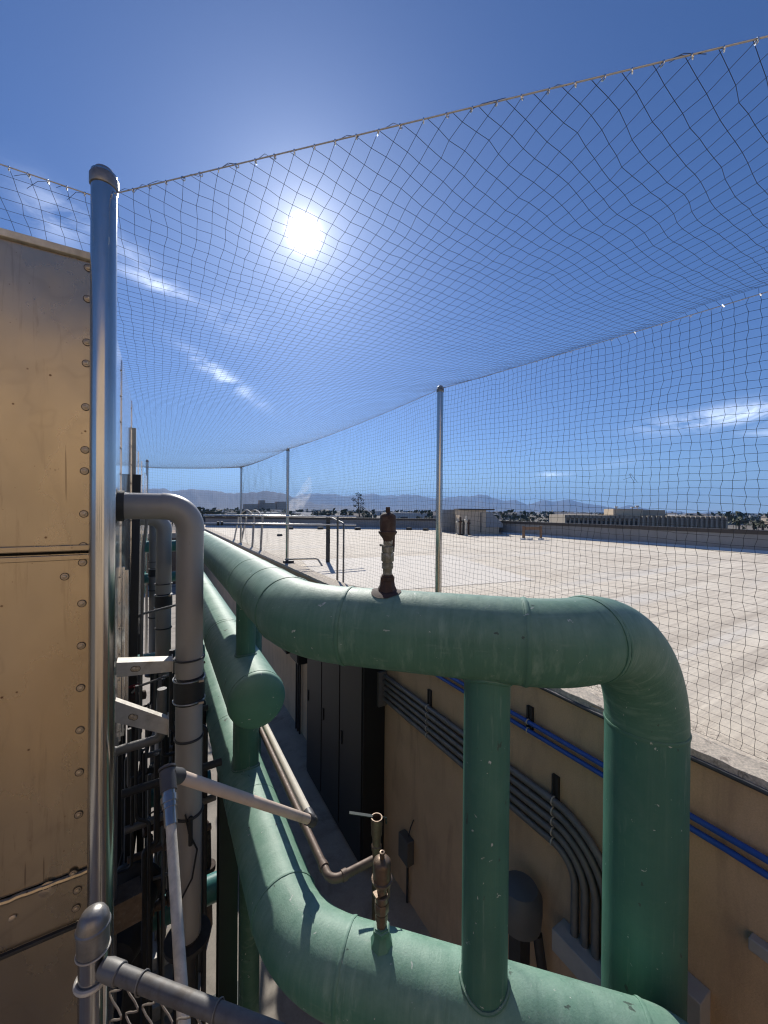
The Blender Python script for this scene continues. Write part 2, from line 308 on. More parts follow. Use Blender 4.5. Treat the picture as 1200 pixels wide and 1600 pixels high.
# ------------------------------------------------------------------ mesh building
class MB:
    def __init__(s): s.v = []; s.f = []; s.uv = []
    def add(s, vs, fs, uvs=None):
        o = len(s.v); s.v += [tuple(x) for x in vs]
        for i, f in enumerate(fs):
            s.f.append(tuple(o+k for k in f)); s.uv.append(uvs[i] if uvs else [(0., 0.)]*len(f))
        return s
    def box(s, x0, x1, y0, y1, z0, z1):
        return s.add([(x, y, z) for z in (z0, z1) for y in (y0, y1) for x in (x0, x1)], [(0, 2, 3, 1), (4, 5, 7, 6), (0, 1, 5, 4), (2, 6, 7, 3), (0, 4, 6, 2), (1, 3, 7, 5)])
    def bar(s, a, b, w, h, up=(0, 0, 1)):
        a, b = Vector(a), Vector(b); t = (b-a).normalized(); up = Vector(up)
        if abs(t.dot(up)) > .95: up = Vector((0, 1, 0))
        x = t.cross(up).normalized()*w/2; y = x.cross(t).normalized()*h/2
        return s.add([p+q for p in (a, b) for q in (-x-y, x-y, x+y, -x+y)], [(0, 1, 2, 3), (7, 6, 5, 4), (0, 4, 5, 1), (1, 5, 6, 2), (2, 6, 7, 3), (3, 7, 4, 0)])
    def prism(s, poly, d):
        """closed prism: poly (3-D points) pushed along d"""
        n = len(poly); d = Vector(d); vs = [Vector(p) for p in poly] + [Vector(p)+d for p in poly]
        return s.add(vs, [tuple(range(n))[::-1], tuple(range(n, 2*n))] + [(i, (i+1) % n, n+(i+1) % n, n+i) for i in range(n)])
    def tube(s, pts, r, n=16, caps=True, start=None):
        pts = [Vector(p) for p in pts]; N = len(pts)
        rs = r if isinstance(r, (list, tuple)) else [r]*N
        ts = []
        for i in range(N):
            t = pts[min(i+1, N-1)] - pts[max(i-1, 0)]; ts.append(t.normalized())
        ref = Vector(start) if start else (Vector((0, 0, -1)) if abs(ts[0].z) < .9 else Vector((0, 1, 0)))
        x = (ref - ts[0]*ref.dot(ts[0])).normalized()
        vs, us, u = [], [], 0.
        for i in range(N):
            if i:
                u += (pts[i]-pts[i-1]).length; x = (x - ts[i]*x.dot(ts[i])).normalized()
            y = ts[i].cross(x)
            for k in range(n):
                a = 2*math.pi*k/n; vs.append(pts[i] + (x*math.cos(a)+y*math.sin(a))*rs[i])
            us.append(u)
        fs, uvs = [], []
        for i in range(N-1):
            for k in range(n):
                k2 = (k+1) % n
                fs.append((i*n+k, i*n+k2, (i+1)*n+k2, (i+1)*n+k)); uvs.append([(us[i], k/n), (us[i], (k+1)/n), (us[i+1], (k+1)/n), (us[i+1], k/n)])
        if caps:
            fs += [tuple(range(n))[::-1], tuple((N-1)*n+k for k in range(n))]; uvs += [[(0, 0)]*n]*2
        return s.add(vs, fs, uvs)
    def lathe(s, prof, c=(0, 0, 0), axis=(0, 0, 1), n=24):
        """prof = (radius, distance along axis)"""
        c, ax = Vector(c), Vector(axis).normalized()
        x = ax.orthogonal().normalized() if abs(ax.z) < .99 else Vector((1, 0, 0)); y = ax.cross(x)
        vs = [c + ax*z + (x*math.cos(2*math.pi*k/n) + y*math.sin(2*math.pi*k/n))*max(r, 1e-4) for r, z in prof for k in range(n)]
        N = len(prof)
        return s.add(vs, [(i*n+k, i*n+(k+1) % n, (i+1)*n+(k+1) % n, (i+1)*n+k) for i in range(N-1) for k in range(n)] + [tuple(range(n))[::-1], tuple((N-1)*n+k for k in range(n))])
    def torus(s, c, axis, RR, r, n=40, k=8):
        c, ax = Vector(c), Vector(axis).normalized(); x = ax.orthogonal().normalized(); y = ax.cross(x)
        vs = []
        for i in range(n):
            d = x*math.cos(2*math.pi*i/n) + y*math.sin(2*math.pi*i/n)
            for j in range(k):
                a = 2*math.pi*j/k; vs.append(c + d*(RR + r*math.cos(a)) + ax*r*math.sin(a))
        return s.add(vs, [(i*k+j, ((i+1) % n)*k+j, ((i+1) % n)*k+(j+1) % k, i*k+(j+1) % k) for i in range(n) for j in range(k)])
    def build(s, name, mt, parent=None, smooth=True, kind=None, label=None, bevel=0.):
        me = bpy.data.meshes.new(name)
        off = parent_off(parent)
        me.from_pydata([(x-off.x, y-off.y, z-off.z) for x, y, z in s.v], [], s.f)
        ul = me.uv_layers.new(name='UVMap'); ul.data.foreach_set('uv', [c for f in s.uv for p in f for c in p])
        me.materials.append(M[mt] if isinstance(mt, str) else mt)
        if smooth:
            me.polygons.foreach_set('use_smooth', [True]*len(me.polygons)); me.set_sharp_from_angle(angle=R(38))
        me.update()
        o = bpy.data.objects.new(name, me); COL.objects.link(o)
        if parent: o.parent = parent
        if kind: o['kind'] = kind
        if label: o['label'] = label
        if bevel:
            bv = o.modifiers.new('bevel', 'BEVEL'); bv.width = bevel; bv.segments = 2; bv.limit_method = 'ANGLE'
        return o
OFF = {}
def parent_off(p):
    v = Vector((0, 0, 0))
    while p is not None: v += p.location; p = p.parent
    return v
def thing(name, label, cat, loc=(0, 0, 0), group=None):
    o = bpy.data.objects.new(name, None); o.empty_display_size = .1; COL.objects.link(o); o.location = Vector(loc)
    o['label'] = label; o['category'] = cat
    if group: o['group'] = group
    return o
def tag(o, label, cat, group=None):
    o['label'] = label; o['category'] = cat
    if group: o['group'] = group
    return o
KIDS = {}
def copy_tree(o, loc=None, label=None, rot=None):
    def cp(x, par):
        c = x.copy(); COL.objects.link(c)
        if par: c.parent = par
        for ch in list(x.children): cp(ch, c)
        return c
    c = cp(o, None)
    if loc is not None: c.location = Vector(loc)
    if rot is not None: c.rotation_euler = (0, 0, rot)
    if label: c['label'] = label
    return c
def share(name, me, loc, parent, rot=None):
    o = bpy.data.objects.new(name, me); COL.objects.link(o); o.parent = parent; o.location = Vector(loc) - parent_off(parent)
    if rot is not None: o.rotation_mode = 'QUATERNION'; o.rotation_quaternion = rot
    return o
def fillet(pts, rad, seg=14):
    """straight runs and arcs of a bent pipe: [('run', [..]), ('elbow', [..]), ...]"""
    pts = [Vector(p) for p in pts]; out = []; cur = pts[0]
    for i in range(1, len(pts)-1):
        a, b = (pts[i-1]-pts[i]).normalized(), (pts[i+1]-pts[i]).normalized()
        th = a.angle(b); rr = rad[i-1] if isinstance(rad, (list, tuple)) else rad
        tl = rr/math.tan(th/2); p0, p1 = pts[i]+a*tl, pts[i]+b*tl
        c = pts[i] + (a+b).normalized()*(rr/math.sin(th/2))
        v0, v1 = p0-c, p1-c; tot = v0.angle(v1); ax = v0.cross(v1).normalized()
        arc = [c + Matrix.Rotation(tot*k/seg, 3, ax) @ v0 for k in range(seg+1)]
        if (p0-cur).length > 1e-4: out.append(('run', [cur, p0]))
        out.append(('elbow', arc)); cur = p1
    out.append(('run', [cur, pts[-1]]))
    return out
def path(pts, rad, seg=8):
    o = []
    for k, p in fillet(pts, rad, seg):
        o += p if not o else p[1:]
    return o
def subdiv(p, step):
    a, b = p[0], p[-1]; n = max(1, int((b-a).length/step)); return [a.lerp(b, i/n) for i in range(n+1)]

ROOF, WT, FLOOR, GROUND = -1.56, -1.48, -5.2, -9.0
XW, XN = 2.90, 3.10         # alley wall face, net plane

# ------------------------------------------------------------------ ground, hills
g = MB()
nr, na = 40, 96
rr = [0] + [30*(12500/30)**(i/(nr-1)) for i in range(nr)]
g.v = [(0, 0, GROUND)] + [(r*math.sin(2*math.pi*k/na), r*math.cos(2*math.pi*k/na), GROUND) for r in rr[1:] for k in range(na)]
g.f = [(0, 1+(k+1) % na, 1+k) for k in range(na)] + [(1+i*na+k, 1+i*na+(k+1) % na, 1+(i+1)*na+(k+1) % na, 1+(i+1)*na+k) for i in range(nr-1) for k in range(na)]
g.uv = [[(0, 0)]*len(f) for f in g.f]
g.build('ground', 'ground', kind='structure')

def ridge(name, prof, dist, back, seed, jag):
    xs = [p[0] for p in prof]; ys = [p[1] for p in prof]
    cols = int((xs[-1]-xs[0])/2.2); rows = 11; b = MB(); vs = []
    for i in range(cols+1):
        px = xs[0] + (xs[-1]-xs[0])*i/cols; py = float(np.interp(px, xs, ys))
        py += jag*(mnoise.fractal(Vector((px*.035, seed, 0)), 1., 2., 5))
        top = ray(px, py); hd = math.hypot(top.x, top.y); dx, dy = top.x/hd, top.y/hd
        H = max(4, top.z/hd*dist - GROUND)
        for j in range(rows):
            t = j/(rows-1)
            if t <= .7:
                q = t/.7; d = dist - back*(1-q); h = H*q**1.35
                h *= 1 + .55*(1-q)*q*2*mnoise.fractal(Vector((px*.05, q*2.2, seed+5)), .9, 2., 5)
            else:
                q = (t-.7)/.3; d = dist + back*.6*q; h = H*(1-q)
            vs.append((dx*d, dy*d, GROUND - 2 + h + (2 if 0 < j < rows-1 else 0)))
    b.add(vs, [(i*rows+j, (i+1)*rows+j, (i+1)*rows+j+1, i*rows+j+1) for i in range(cols) for j in range(rows-1)])
    return b.build(name, 'rock', kind='structure')
ridge('mountains', [(-520, 772), (-300, 766), (-100, 771), (60, 764), (150, 770), (200, 767), (240, 763), (268, 766), (300, 766), (340, 767), (365, 770), (385, 770), (405, 768), (420, 766), (432, 769), (445, 772), (462, 780), (480, 785), (505, 788), (540, 790), (580, 795), (610, 797)], 5600, 1500, 3.1, 4.5)
ridge('mountains', [(380, 788), (430, 784), (455, 777), (470, 773), (485, 771), (520, 774), (545, 773), (570, 772), (600, 775), (650, 774), (668, 776), (700, 779), (730, 775), (749, 772), (765, 776), (790, 782), (825, 788), (850, 782), (865, 783), (893, 782), (920, 788), (960, 793), (975, 791), (985, 790), (1005, 794), (1045, 799), (1080, 802), (1110, 799), (1125, 802), (1200, 805), (1300, 803), (1500, 800), (1900, 806)], 9000, 2300, 8.4, 3.6)

# ------------------------------------------------------------------ the flat-roofed building on the right
A_ = onZ(321, 823.2, ROOF); B_ = onZ(700, 827.5, ROOF); XF = B_.x
bld = thing('flat_roofed_building', 'flat roofed building with a long streaky pale roof deck and tan stucco alley wall', 'building', (XW, 0, FLOOR))
w = MB(); w.box(XW, XW+.30, -14, 40, FLOOR-.1, WT-.012); w.build('alley_wall', 'wall', bld)
# broken parapet strip: a rough cap with uneven edges
w = MB(); ys = np.arange(-14, 40, .06); vs = []
for i, y in enumerate(ys):
    e = .012*mnoise.noise(Vector((0, y*5, 1))); e2 = .022*mnoise.noise(Vector((3, y*4, 7)))
    for k, x in enumerate((XW-.008+e, XW+.0+e, XW+.08, XW+.16, XW+.24, XW+.33+e2, XW+.34+e2)):
        z = WT + .009*mnoise.noise(Vector((x*17, y*11, 3))) + .006*mnoise.noise(Vector((x*45, y*40, 9)))
        if k in (0, 6): z = WT-.05 if k == 0 else ROOF-.01
        vs.append((x, y, z))
w.add(vs, [(i*7+k, i*7+k+1, (i+1)*7+k+1, (i+1)*7+k) for i in range(len(ys)-1) for k in range(6)]); w.build('parapet_cap', 'parapet_top', bld)
w = MB(); w.tube([(XW-.014, y, WT-.055+.004*math.sin(y*3)) for y in np.arange(-4, 3.0, .3)], .016, 8); w.build('drip_edge', 'edge', bld)
w = MB(); vs = []; nx, ny = 40, 80
for j in range(ny+1):
    for i in range(nx+1):
        y = -14 + 54*j/ny; x = XW+.29 + (XF+1-XW)*i/nx
        vs.append((x, y, ROOF))
w.add(vs, [(j*(nx+1)+i, j*(nx+1)+i+1, (j+1)*(nx+1)+i+1, (j+1)*(nx+1)+i) for j in range(ny) for i in range(nx)]); w.build('roof_deck', 'roof', bld)
pa = [onZ(px, py, ROOF+.02) for px, py in ((470, 874), (700, 866), (838, 905), (600, 922), (500, 905))]
w = MB(); w.add([(p.x, p.y, ROOF+.006) for p in pa], [(0, 1, 2, 3, 4)]); w.build('roof_patch', 'roof_patch', bld)
def par_run(a, b, h, lab):
    a, b = Vector((a.x, a.y, 0)), Vector((b.x, b.y, 0)); t = (b-a).normalized(); nn = Vector((t.y, -t.x, 0))
    q = MB(); L = (b-a).length; q.prism([a+Vector((0, 0, ROOF-.05)), b+Vector((0, 0, ROOF-.05)), b-nn*.25+Vector((0, 0, ROOF-.05)), a-nn*.25+Vector((0, 0, ROOF-.05))], (0, 0, h+.04)); o = q.build('parapet', 'parapet', bld, smooth=False)
    q = MB(); q.prism([a+nn*.05+Vector((0, 0, ROOF+h-.12)), b+nn*.05+Vector((0, 0, ROOF+h-.12)), b-nn*.30+Vector((0, 0, ROOF+h-.12)), a-nn*.30+Vector((0, 0, ROOF+h-.12))], (0, 0, .17)); q.build('coping', 'coping', o, smooth=False)
    q = MB(); q.prism([a+nn*.002+Vector((0, 0, ROOF+.10)), a+nn*.24+Vector((0, 0, ROOF-.02)), a-nn*.05+Vector((0, 0, ROOF-.02))], b-a); q.build('cant_strip', 'white_coat', o, smooth=False)
C_ = Vector((XF, -16, 0))
par_run(A_, B_, .84, 0); par_run(B_, C_, .84, 1)
w = MB(); w.box(XW+.3, XF+1, -14, 40, GROUND, ROOF-.1); w.build('body', 'wall', bld, smooth=False)

# the wall behind the camera that the steel panel mirrors
w = MB(); w.box(-9, 1.9, -5.0, -4.6, FLOOR, 3.1); rw = w.build('rear_wall', 'rear_wall', kind='structure', smooth=False)
w = MB(); w.box(-9, 1.9, -4.598, -4.5, FLOOR, -1.7); w.build('plinth', 'rear_plinth', rw, smooth=False)  # unseen band added to darken what the lower steel panel reflects
for k in range(4):
    w = MB(); w.box(-7.4+2.1*k, -6.5+2.1*k, -4.598, -4.56, -1.2, .3); w.build('window', 'ribbed_dark', rw, smooth=False)
# alley floor and what lies past it
w = MB(); w.box(-7, XW, -4.6, 30, FLOOR-.3, FLOOR); w.build('alley_floor', 'floor', kind='structure', smooth=False)

# ------------------------------------------------------------------ cooling towers on the left
def bolt_mesh():
    b = MB(); b.lathe([(.0165, 0), (.0172, .0015), (.0140, .0030), (.0115, .0032)], n=14); b.lathe([(.0095, .003), (.0095, .008), (.006, .010)], n=6); o = b.build('bolt', 'bolt_head'); me = o.data
    me.materials.append(M['bolt_rim'])
    for p_ in me.polygons:
        if len(p_.vertices) == 4 and all(me.vertices[k].co.z < .0045 for k in p_.vertices) and sum(me.vertices[k].co.xy.length for k in p_.vertices)/4 > .0135: p_.material_index = 1
    bpy.data.objects.remove(o); return me
BOLT = bolt_mesh()
QY = Vector((0, 0, 1)).rotation_difference(Vector((0, -1, 0))); QX = Vector((0, 0, 1)).rotation_difference(Vector((1, 0, 0)))
Y1, XT = 2.22, -.245
tw = thing('cooling_tower', 'nearest cooling tower, a big bolted steel box whose front sheet mirrors warm tan', 'cooling tower', (-1.5, 3.4, FLOOR))
def sheet(name, x0, x1, z0, z1, y, mt, par, amp=.004, seed=0):
    """thin folded sheet, slightly oil-canned, with returned top and bottom lips"""
    b = MB(); nx, nz = 26, 26; vs = []
    for j in range(nz+1):
        for i in range(nx+1):
            x = x0+(x1-x0)*i/nx; z = z0+(z1-z0)*j/nz
            e = min(i, nx-i, j, nz-j)/4.; e = min(1, e)
            vs.append((x, y - amp*e*mnoise.noise(Vector((x*1.7, z*1.7, seed))), z))
    b.add(vs, [(j*(nx+1)+i, j*(nx+1)+i+1, (j+1)*(nx+1)+i+1, (j+1)*(nx+1)+i) for j in range(nz) for i in range(nx)])
    b.box(x0, x1, y+.001, y+.03, z0, z0+.004); b.box(x0, x1, y+.001, y+.03, z1-.004, z1); b.box(x1-.003, x1, y+.001, y+.05, z0, z1)
    return b.build(name, mt, par)
z_seam = onY(60, 865, Y1).z; z_top = onY(60, 388, Y1).z; z_bot = onY(70, 1381, Y1).z; z_fl = onY(70, 1456, Y1).z
up = sheet('front_panel', -2.7, XT-.01, z_seam+.006, z_top, Y1, 'steel_panel', tw, seed=1)
lo = sheet('front_panel', -2.7, XT-.012, z_bot+.01, z_seam-.006, Y1-.004, 'steel_panel', tw, seed=5, amp=.006)
sk = sheet('skirt_panel', -2.7, XT-.014, z_fl, z_bot-.012, Y1-.012, 'steel_panel', tw, seed=9, amp=.004)
b = MB(); b.box(-2.7, XT-.012, Y1-.016, Y1-.0045, z_seam-.034, z_seam-.010); b.build('seam_lip', 'steel_panel', lo, bevel=.003)
b = MB(); b.box(-2.7, XT-.010, Y1-.018, Y1-.0005, z_seam+.008, z_seam+.034); b.build('seam_lip', 'steel_panel', up, bevel=.003)
b = MB(); b.box(-2.7, XT+.005, Y1-.02, Y1+.03, z_top+.003, z_top+.035); b.build('top_trim', 'galv_dull', tw, bevel=.003)
b = MB(); b.tube([(x, Y1-.014+.004*mnoise.noise(Vector((x*30, 0, 0))), z_bot-.002+.005*mnoise.noise(Vector((x*25, 4, 0)))) for x in np.arange(-2.7, XT-.01, .02)], .012, 8); b.build('sealant_bead', 'steel_panel', tw)
b = MB(); b.box(-2.7, XT-.01, Y1-.030, Y1-.012, z_fl-.02, z_fl-.004); b.build('bottom_flange', 'dark_steel', tw, bevel=.003)
b = MB(); b.box(-2.7, XT-.03, Y1+.01, Y1+.04, FLOOR, z_fl-.021); b.build('base_panel', 'steel_panel', tw, smooth=False)
b = MB()
for k in range(7): b.box(-.80-.018*k*2, -.788-.018*k*2, Y1+.002, Y1+.009, z_fl-.60, z_fl-.10)
b.build('louvre', 'black', tw, smooth=False)
for px, py in ((138, 419), (137, 467), (136, 535), (135, 568), (134, 636), (133, 703), (132, 736), (131, 803), (130, 853)):
    p = onY(px, py, Y1-.001); share('bolt', BOLT, (min(p.x, XT-.03), Y1-.001, p.z), up, QY)
for px, py in ((129, 879), (101, 901), (128, 943), (127, 1009), (126, 1075), (125, 1141), (124, 1207), (123, 1273)):
    p = onY(px, py, Y1-.006); share('bolt', BOLT, (min(p.x, XT-.03), Y1-.005, p.z), lo, QY)
for px, py in ((121, 1391), (119, 1419), (114, 1365)):
    p = onY(px, py, Y1-.014); share('bolt', BOLT, (p.x, Y1-.013, p.z), sk, QY)
b = MB(); p = onY(74, 1389, Y1-.013); b.lathe([(.030, 0), (.034, .004), (.024, .006), (.016, .012)], (p.x, Y1-.013, p.z), (0, -1, 0)); b.build('plug', 'bolt_head', sk); b = MB(); p = onY(20, 1434, Y1-.013); b.lathe([(.014, 0), (.014, .006), (.008, .010)], (p.x, Y1-.013, p.z), (0, -1, 0)); b.build('plug', 'bolt_head', sk)
# sides: reflective sheets between standing seams
def tower_side(t, y0, y1, zt, zb, nb):
    for k in range(nb):
        a, c = y0+(y1-y0)*k/nb, y0+(y1-y0)*(k+1)/nb
        b = MB(); b.box(XT-.03, XT, a+.006, c-.006, zb, zt); s = b.build('side_panel', 'side_panel', t, bevel=.002)
        b = MB(); b.box(XT+.0005, XT+.006, c-.012, c-.0, zb, zt-.03); b.box(XT+.0005, XT+.024, a+.06, a+.10, zb, z_seam-.25); b.box(XT+.0005, XT+.018, a+.62, a+.66, zb, z_seam-.35); b.build('standing_seam', 'side_panel', s)
        for i in range(int((zt-zb)/.19)):
            share('bolt', BOLT, (XT+.001, c-.06, zb+.1+i*.19), s, QX).scale = (.5, .5, .6)
        if k == 0:
            for i in range(int((zt-zb)/.19)): share('bolt', BOLT, (XT+.001, a+.13, zb+.05+i*.19), s, QX).scale = (.5, .5, .6)
    b = MB(); b.box(-2.7, XT-.031, y0+.03, y1, zb, zt-.002); b.build('shell', 'dark_steel', t, smooth=False)
    for y in (y0+.10, y1-.12):
        b = MB(); b.box(XT-.16, XT-.06, y, y+.1, FLOOR, zb-.001); b.build('leg', 'dark_steel', t, smooth=False)
tower_side(tw, Y1+.02, 4.72, z_top, -1.75, 2)
tw2 = thing('cooling_tower', 'second cooling tower along the alley, lower than the nearest one', 'cooling tower', (-1.5, 6.2, FLOOR))
tower_side(tw2, 4.95, 7.5, .80, -1.75, 2)
b = MB(); b.bar((XT+.01, 4.84, -1.8), (XT+.01, 4.84, .84), .05, .05); b.build('corner_angle', 'strut', tw2, smooth=False)
tw3 = thing('cooling_tower', 'farthest cooling tower at the far end of the row', 'cooling tower', (-1.5, 9.2, FLOOR))
tower_side(tw3, 7.75, 10.6, .74, -1.75, 2)

# ------------------------------------------------------------------ net posts
def net_post(name, label, x, y, z0, z1, r, group='tubular posts holding up the bird net'):
    t = thing(name, label, 'post', (x, y, z0), group)
    b = MB(); b.tube([(x, y, z0), (x, y, z1-.03)], r, 32); b.build('tube', 'galv', t)
    b = MB(); b.lathe([(r+.004, -.012), (r+.006, -.008), (r+.006, .030), (r+.002, .036), (r*.93, .050), (r*.7, .066), (r*.35, .075), (.001, .078)], (x, y, z1-.078), n=32); b.build('cap', 'cap', t)
    return t
pm = onY(163, 262, 2.06); PM = Vector((pm.x, pm.y, 0)); ZC = 1.40
net_post('net_post', 'thick shiny steel net post right beside the tan mirrored tower panel', PM.x, PM.y, FLOOR, pm.z, .0475)
post_top = {}
for px, ytop, lab in ((688, 602, 'tall grey net post standing behind the rusty air vent, on the roof edge'), (450, 700, 'grey net post on the roof edge where the guardrail is clamped'), (377, 729, 'farther net post at the far corner of the net, behind the slanted ladder stiles')):
    p = onX(px, ytop, XN); net_post('net_post', lab, XN, p.y, ROOF-.02, p.z, .042); post_top[px] = p
p5 = onY(230, 718, 15.4); net_post('net_post', 'thin net post at the far end of the alley beyond the grey pipes', p5.x, p5.y, FLOOR, p5.z, .042)
net_post('net_post', 'net post at the near right corner of the bird net', XN, -1.05, ROOF-.02, 1.5, .042)

# ------------------------------------------------------------------ bird net
def twine(name, lines, r, label):
    """many knotted strings as one mesh: every string is a three-sided tube"""
    V, Fc, off = [], [], 0
    for L in lines:
        L = np.asarray(L, dtype=np.float64); n = len(L)
        if n < 2: continue
        t = np.empty_like(L); t[1:-1] = L[2:]-L[:-2]; t[0] = L[1]-L[0]; t[-1] = L[-1]-L[-2]
        t /= np.linalg.norm(t, axis=1)[:, None] + 1e-12
        up = np.where(np.abs(t[:, 2:3]) > .8, np.array([[1., 0, 0]]), np.array([[0, 0, 1.]]))
        x = np.cross(t, up); x /= np.linalg.norm(x, axis=1)[:, None] + 1e-12; y = np.cross(t, x)
        ring = np.stack([L + r*(x*math.cos(a)+y*math.sin(a)) for a in (0, 2.0944, 4.18879)], 1).reshape(-1, 3)
        V.append(ring); i = np.arange(n-1)[:, None]*3 + off
        Fc.append(np.concatenate([np.concatenate([i+k, i+(k+1) % 3, i+3+(k+1) % 3, i+3+k], 1) for k in range(3)]))
        off += 3*n
    V = np.concatenate(V); Fc = np.concatenate(Fc)
    me = bpy.data.meshes.new(name); me.vertices.add(len(V)); me.vertices.foreach_set('co', V.ravel())
    me.loops.add(Fc.size); me.loops.foreach_set('vertex_index', Fc.ravel().astype(np.int32))
    me.polygons.add(len(Fc)); me.polygons.foreach_set('loop_start', np.arange(0, Fc.size, 4, dtype=np.int32)); me.polygons.foreach_set('use_smooth', np.ones(len(Fc), dtype=bool))
    me.materials.append(M['net']); me.update(calc_edges=True)
    o = bpy.data.objects.new(name, me); COL.objects.link(o); return o
TW = .0013
rs = np.random.RandomState(4)
def smooth_noise(shape, k, amp):
    a = rs.randn(*shape)
    for ax in (0, 1):
        ker = np.exp(-np.linspace(-2, 2, 2*k+1)**2); ker /= ker.sum()
        a = np.apply_along_axis(lambda v: np.convolve(np.pad(v, k, mode='edge'), ker, 'valid'), ax, a)
    return a/(a.std()+1e-9)*amp
P2, P3, P4 = post_top[688], post_top[450], post_top[377]
kn_y = [-1.05, P2.y, P3.y, P4.y]; kn_z = [1.19, P2.z-.05, P3.z-.04, P4.z-.04]
def row_z(y):
    y = np.asarray(y, dtype=float); z = np.interp(y, kn_y, kn_z); sag = np.zeros_like(y)
    for a, b_, s in zip(kn_y[:-1], kn_y[1:], (.02, .05, .05)):
        q = np.clip((y-a)/(b_-a), 0, 1); sag = np.maximum(sag, 4*q*(1-q)*s)
    return z - sag
# side net down to the roof edge
sy, sz = .0585, .0545
ysn = np.arange(-1.02, P4.y, sy); nj = 56
top = row_z(ysn); G = np.zeros((len(ysn), nj, 3))
bot = WT + .02
for j in range(nj):
    G[:, j, 2] = top + (bot-top)*j/(nj-1)
G[:, :, 1] = ysn[:, None] + smooth_noise((len(ysn), nj), 3, .0055) + (.0045*((-1)**np.arange(nj)))[None, :]*((-1)**np.arange(len(ysn)))[:, None]*rs.uniform(.3, 1.2, (len(ysn), nj))
G[:, :, 2] += smooth_noise((len(ysn), nj), 4, .004) + .0016*rs.randn(len(ysn), nj)
G[:, :, 0] = XN + smooth_noise((len(ysn), nj), 8, .012)
G[:, 0, 0] = XN; G[:, 0, 2] = top; G[:, -1, 2] = bot; G[:, -1, 0] = XN
lines = [G[i] for i in range(len(ysn))] + [G[:, j] for j in range(1, nj)]
dang = onX(985, 740, XN); lines += [np.array([dang, dang+Vector((-.03, -.02, -.03)), dang+Vector((-.03, .035, -.045))]), np.array([dang, dang+Vector((-.02, -.06, -.07))]), np.array([dang+Vector((0, .01, 0)), dang+Vector((-.03, -.045, -.075))])]
sn = thing('bird_net', 'upright wall of black knotted bird netting between the roof edge posts', 'net', (XN, 7, WT))
o = twine('netting', lines, TW, ''); o.parent = sn; o.location = -sn.location; o['kind'] = 'stuff'
# roof of net: borders run from the near post at 45 degrees to the near right corner post and straight left over the towers
YE0, YE1 = p5.y, P4.y
cdir = (Vector((XN, -1.05, 0)) - PM); 
def y_start(x): return PM.y + .02 if x < PM.x else PM.y + cdir.y*(x-PM.x)/cdir.x
def y_end(x): return p5.y + (P4.y-p5.y)*(x-p5.x)/(P4.x-p5.x)
def x_start(y): return -2.9 if y > PM.y+.02 else PM.x + cdir.x*(y-PM.y)/cdir.y
def ceil_z(x, y):
    edge_r = float(row_z(min(max(y, -1.05), P4.y)))
    zl = 1.345 + .035*min(1., max(0., (y-2)/6))
    fr = min(1, max(0, (x-PM.x)/(XN-PM.x))); base = zl*(1-fr) + edge_r*fr
    if y > 8: base = base*(1-.0) 
    dn = max(0, (y-y_start(x))); de = max(0, y_end(x)-y); dr = max(0, XN-x)
    sag = .13*(1-math.exp(-dn/.5))*(1-math.exp(-de/1.2))*(1-math.exp(-dr/.45))
    base += (1.345 + .105*fr - base)*math.exp(-dn/1.1)
    near = 0
    return base - sag - near
mc = .060
xs = np.arange(-2.86, XN, mc); ysc = np.arange(-1.0, YE1+.4, mc)
JX = smooth_noise((len(xs), len(ysc)), 3, .0055); JY = smooth_noise((len(xs), len(ysc)), 3, .0055); JZ = smooth_noise((len(xs), len(ysc)), 7, .006)*np.exp(-np.maximum(0, ysc-1.5)/2.2)[None, :]
fall = (.35+.65*np.exp(-np.maximum(0, ysc-1.0)/3.0))[None, :]; JX *= fall; JY *= fall
JX += .0022*rs.randn(*JX.shape); JY += .0022*rs.randn(*JX.shape)
def node(i, j):
    x, y = xs[i], ysc[j]; dn = y-y_start(x); k = min(1, max(0, dn/.15))
    kk = 1 + .35*math.exp(-max(dn, 0)/.35)
    return (x+JX[i, j]*k*kk, y+JY[i, j]*k*kk, ceil_z(x, y)+JZ[i, j]*k)
lines = []; inside = {}
ZCAB = lambda x: ceil_z(x, y_start(x)+1e-4)
knots = []
for i, x in enumerate(xs):
    a, b_ = y_start(x), y_end(x); js = [j for j, y in enumerate(ysc) if a+.01 < y < b_-.01]
    if not js: continue
    for j in js: inside[(i, j)] = node(i, j)
    st = (x, a, ZCAB(x)); knots.append(st)
    lines.append([st] + [inside[(i, j)] for j in js] + [(x, b_, ceil_z(x, b_))])
for j, y in enumerate(ysc):
    ii = [i for i in range(len(xs)) if (i, j) in inside]
    if len(ii) < 2: continue
    L = [inside[(i, j)] for i in ii]
    if y < PM.y+.02:
        xa = x_start(y); L = [(xa, y, ZCAB(xa))] + L
    if y < P4.y: L = L + [(XN, y, float(row_z(max(y, -1.05))))]
    lines.append(L)
# loose tails of twine where the net is laced on
for x, y, z in knots[40:]:
    if rnd.random() < .55:
        d = cdir.normalized()*rnd.choice((-1, 1)); l_ = rnd.uniform(.05, .12); p = Vector((x, y, z))
        lines.append([p, p+d*l_*.5+Vector((0, 0, rnd.uniform(.006, .02))), p+d*l_+Vector((0, 0, rnd.uniform(-.012, .014)))])
cn = thing('bird_net', 'sagging overhead sheet of black bird netting stretched across the sky', 'net', (1.5, 7, 1.4))
o = twine('netting', lines, .0010, ''); o.parent = cn; o.location = -cn.location; o['kind'] = 'stuff'
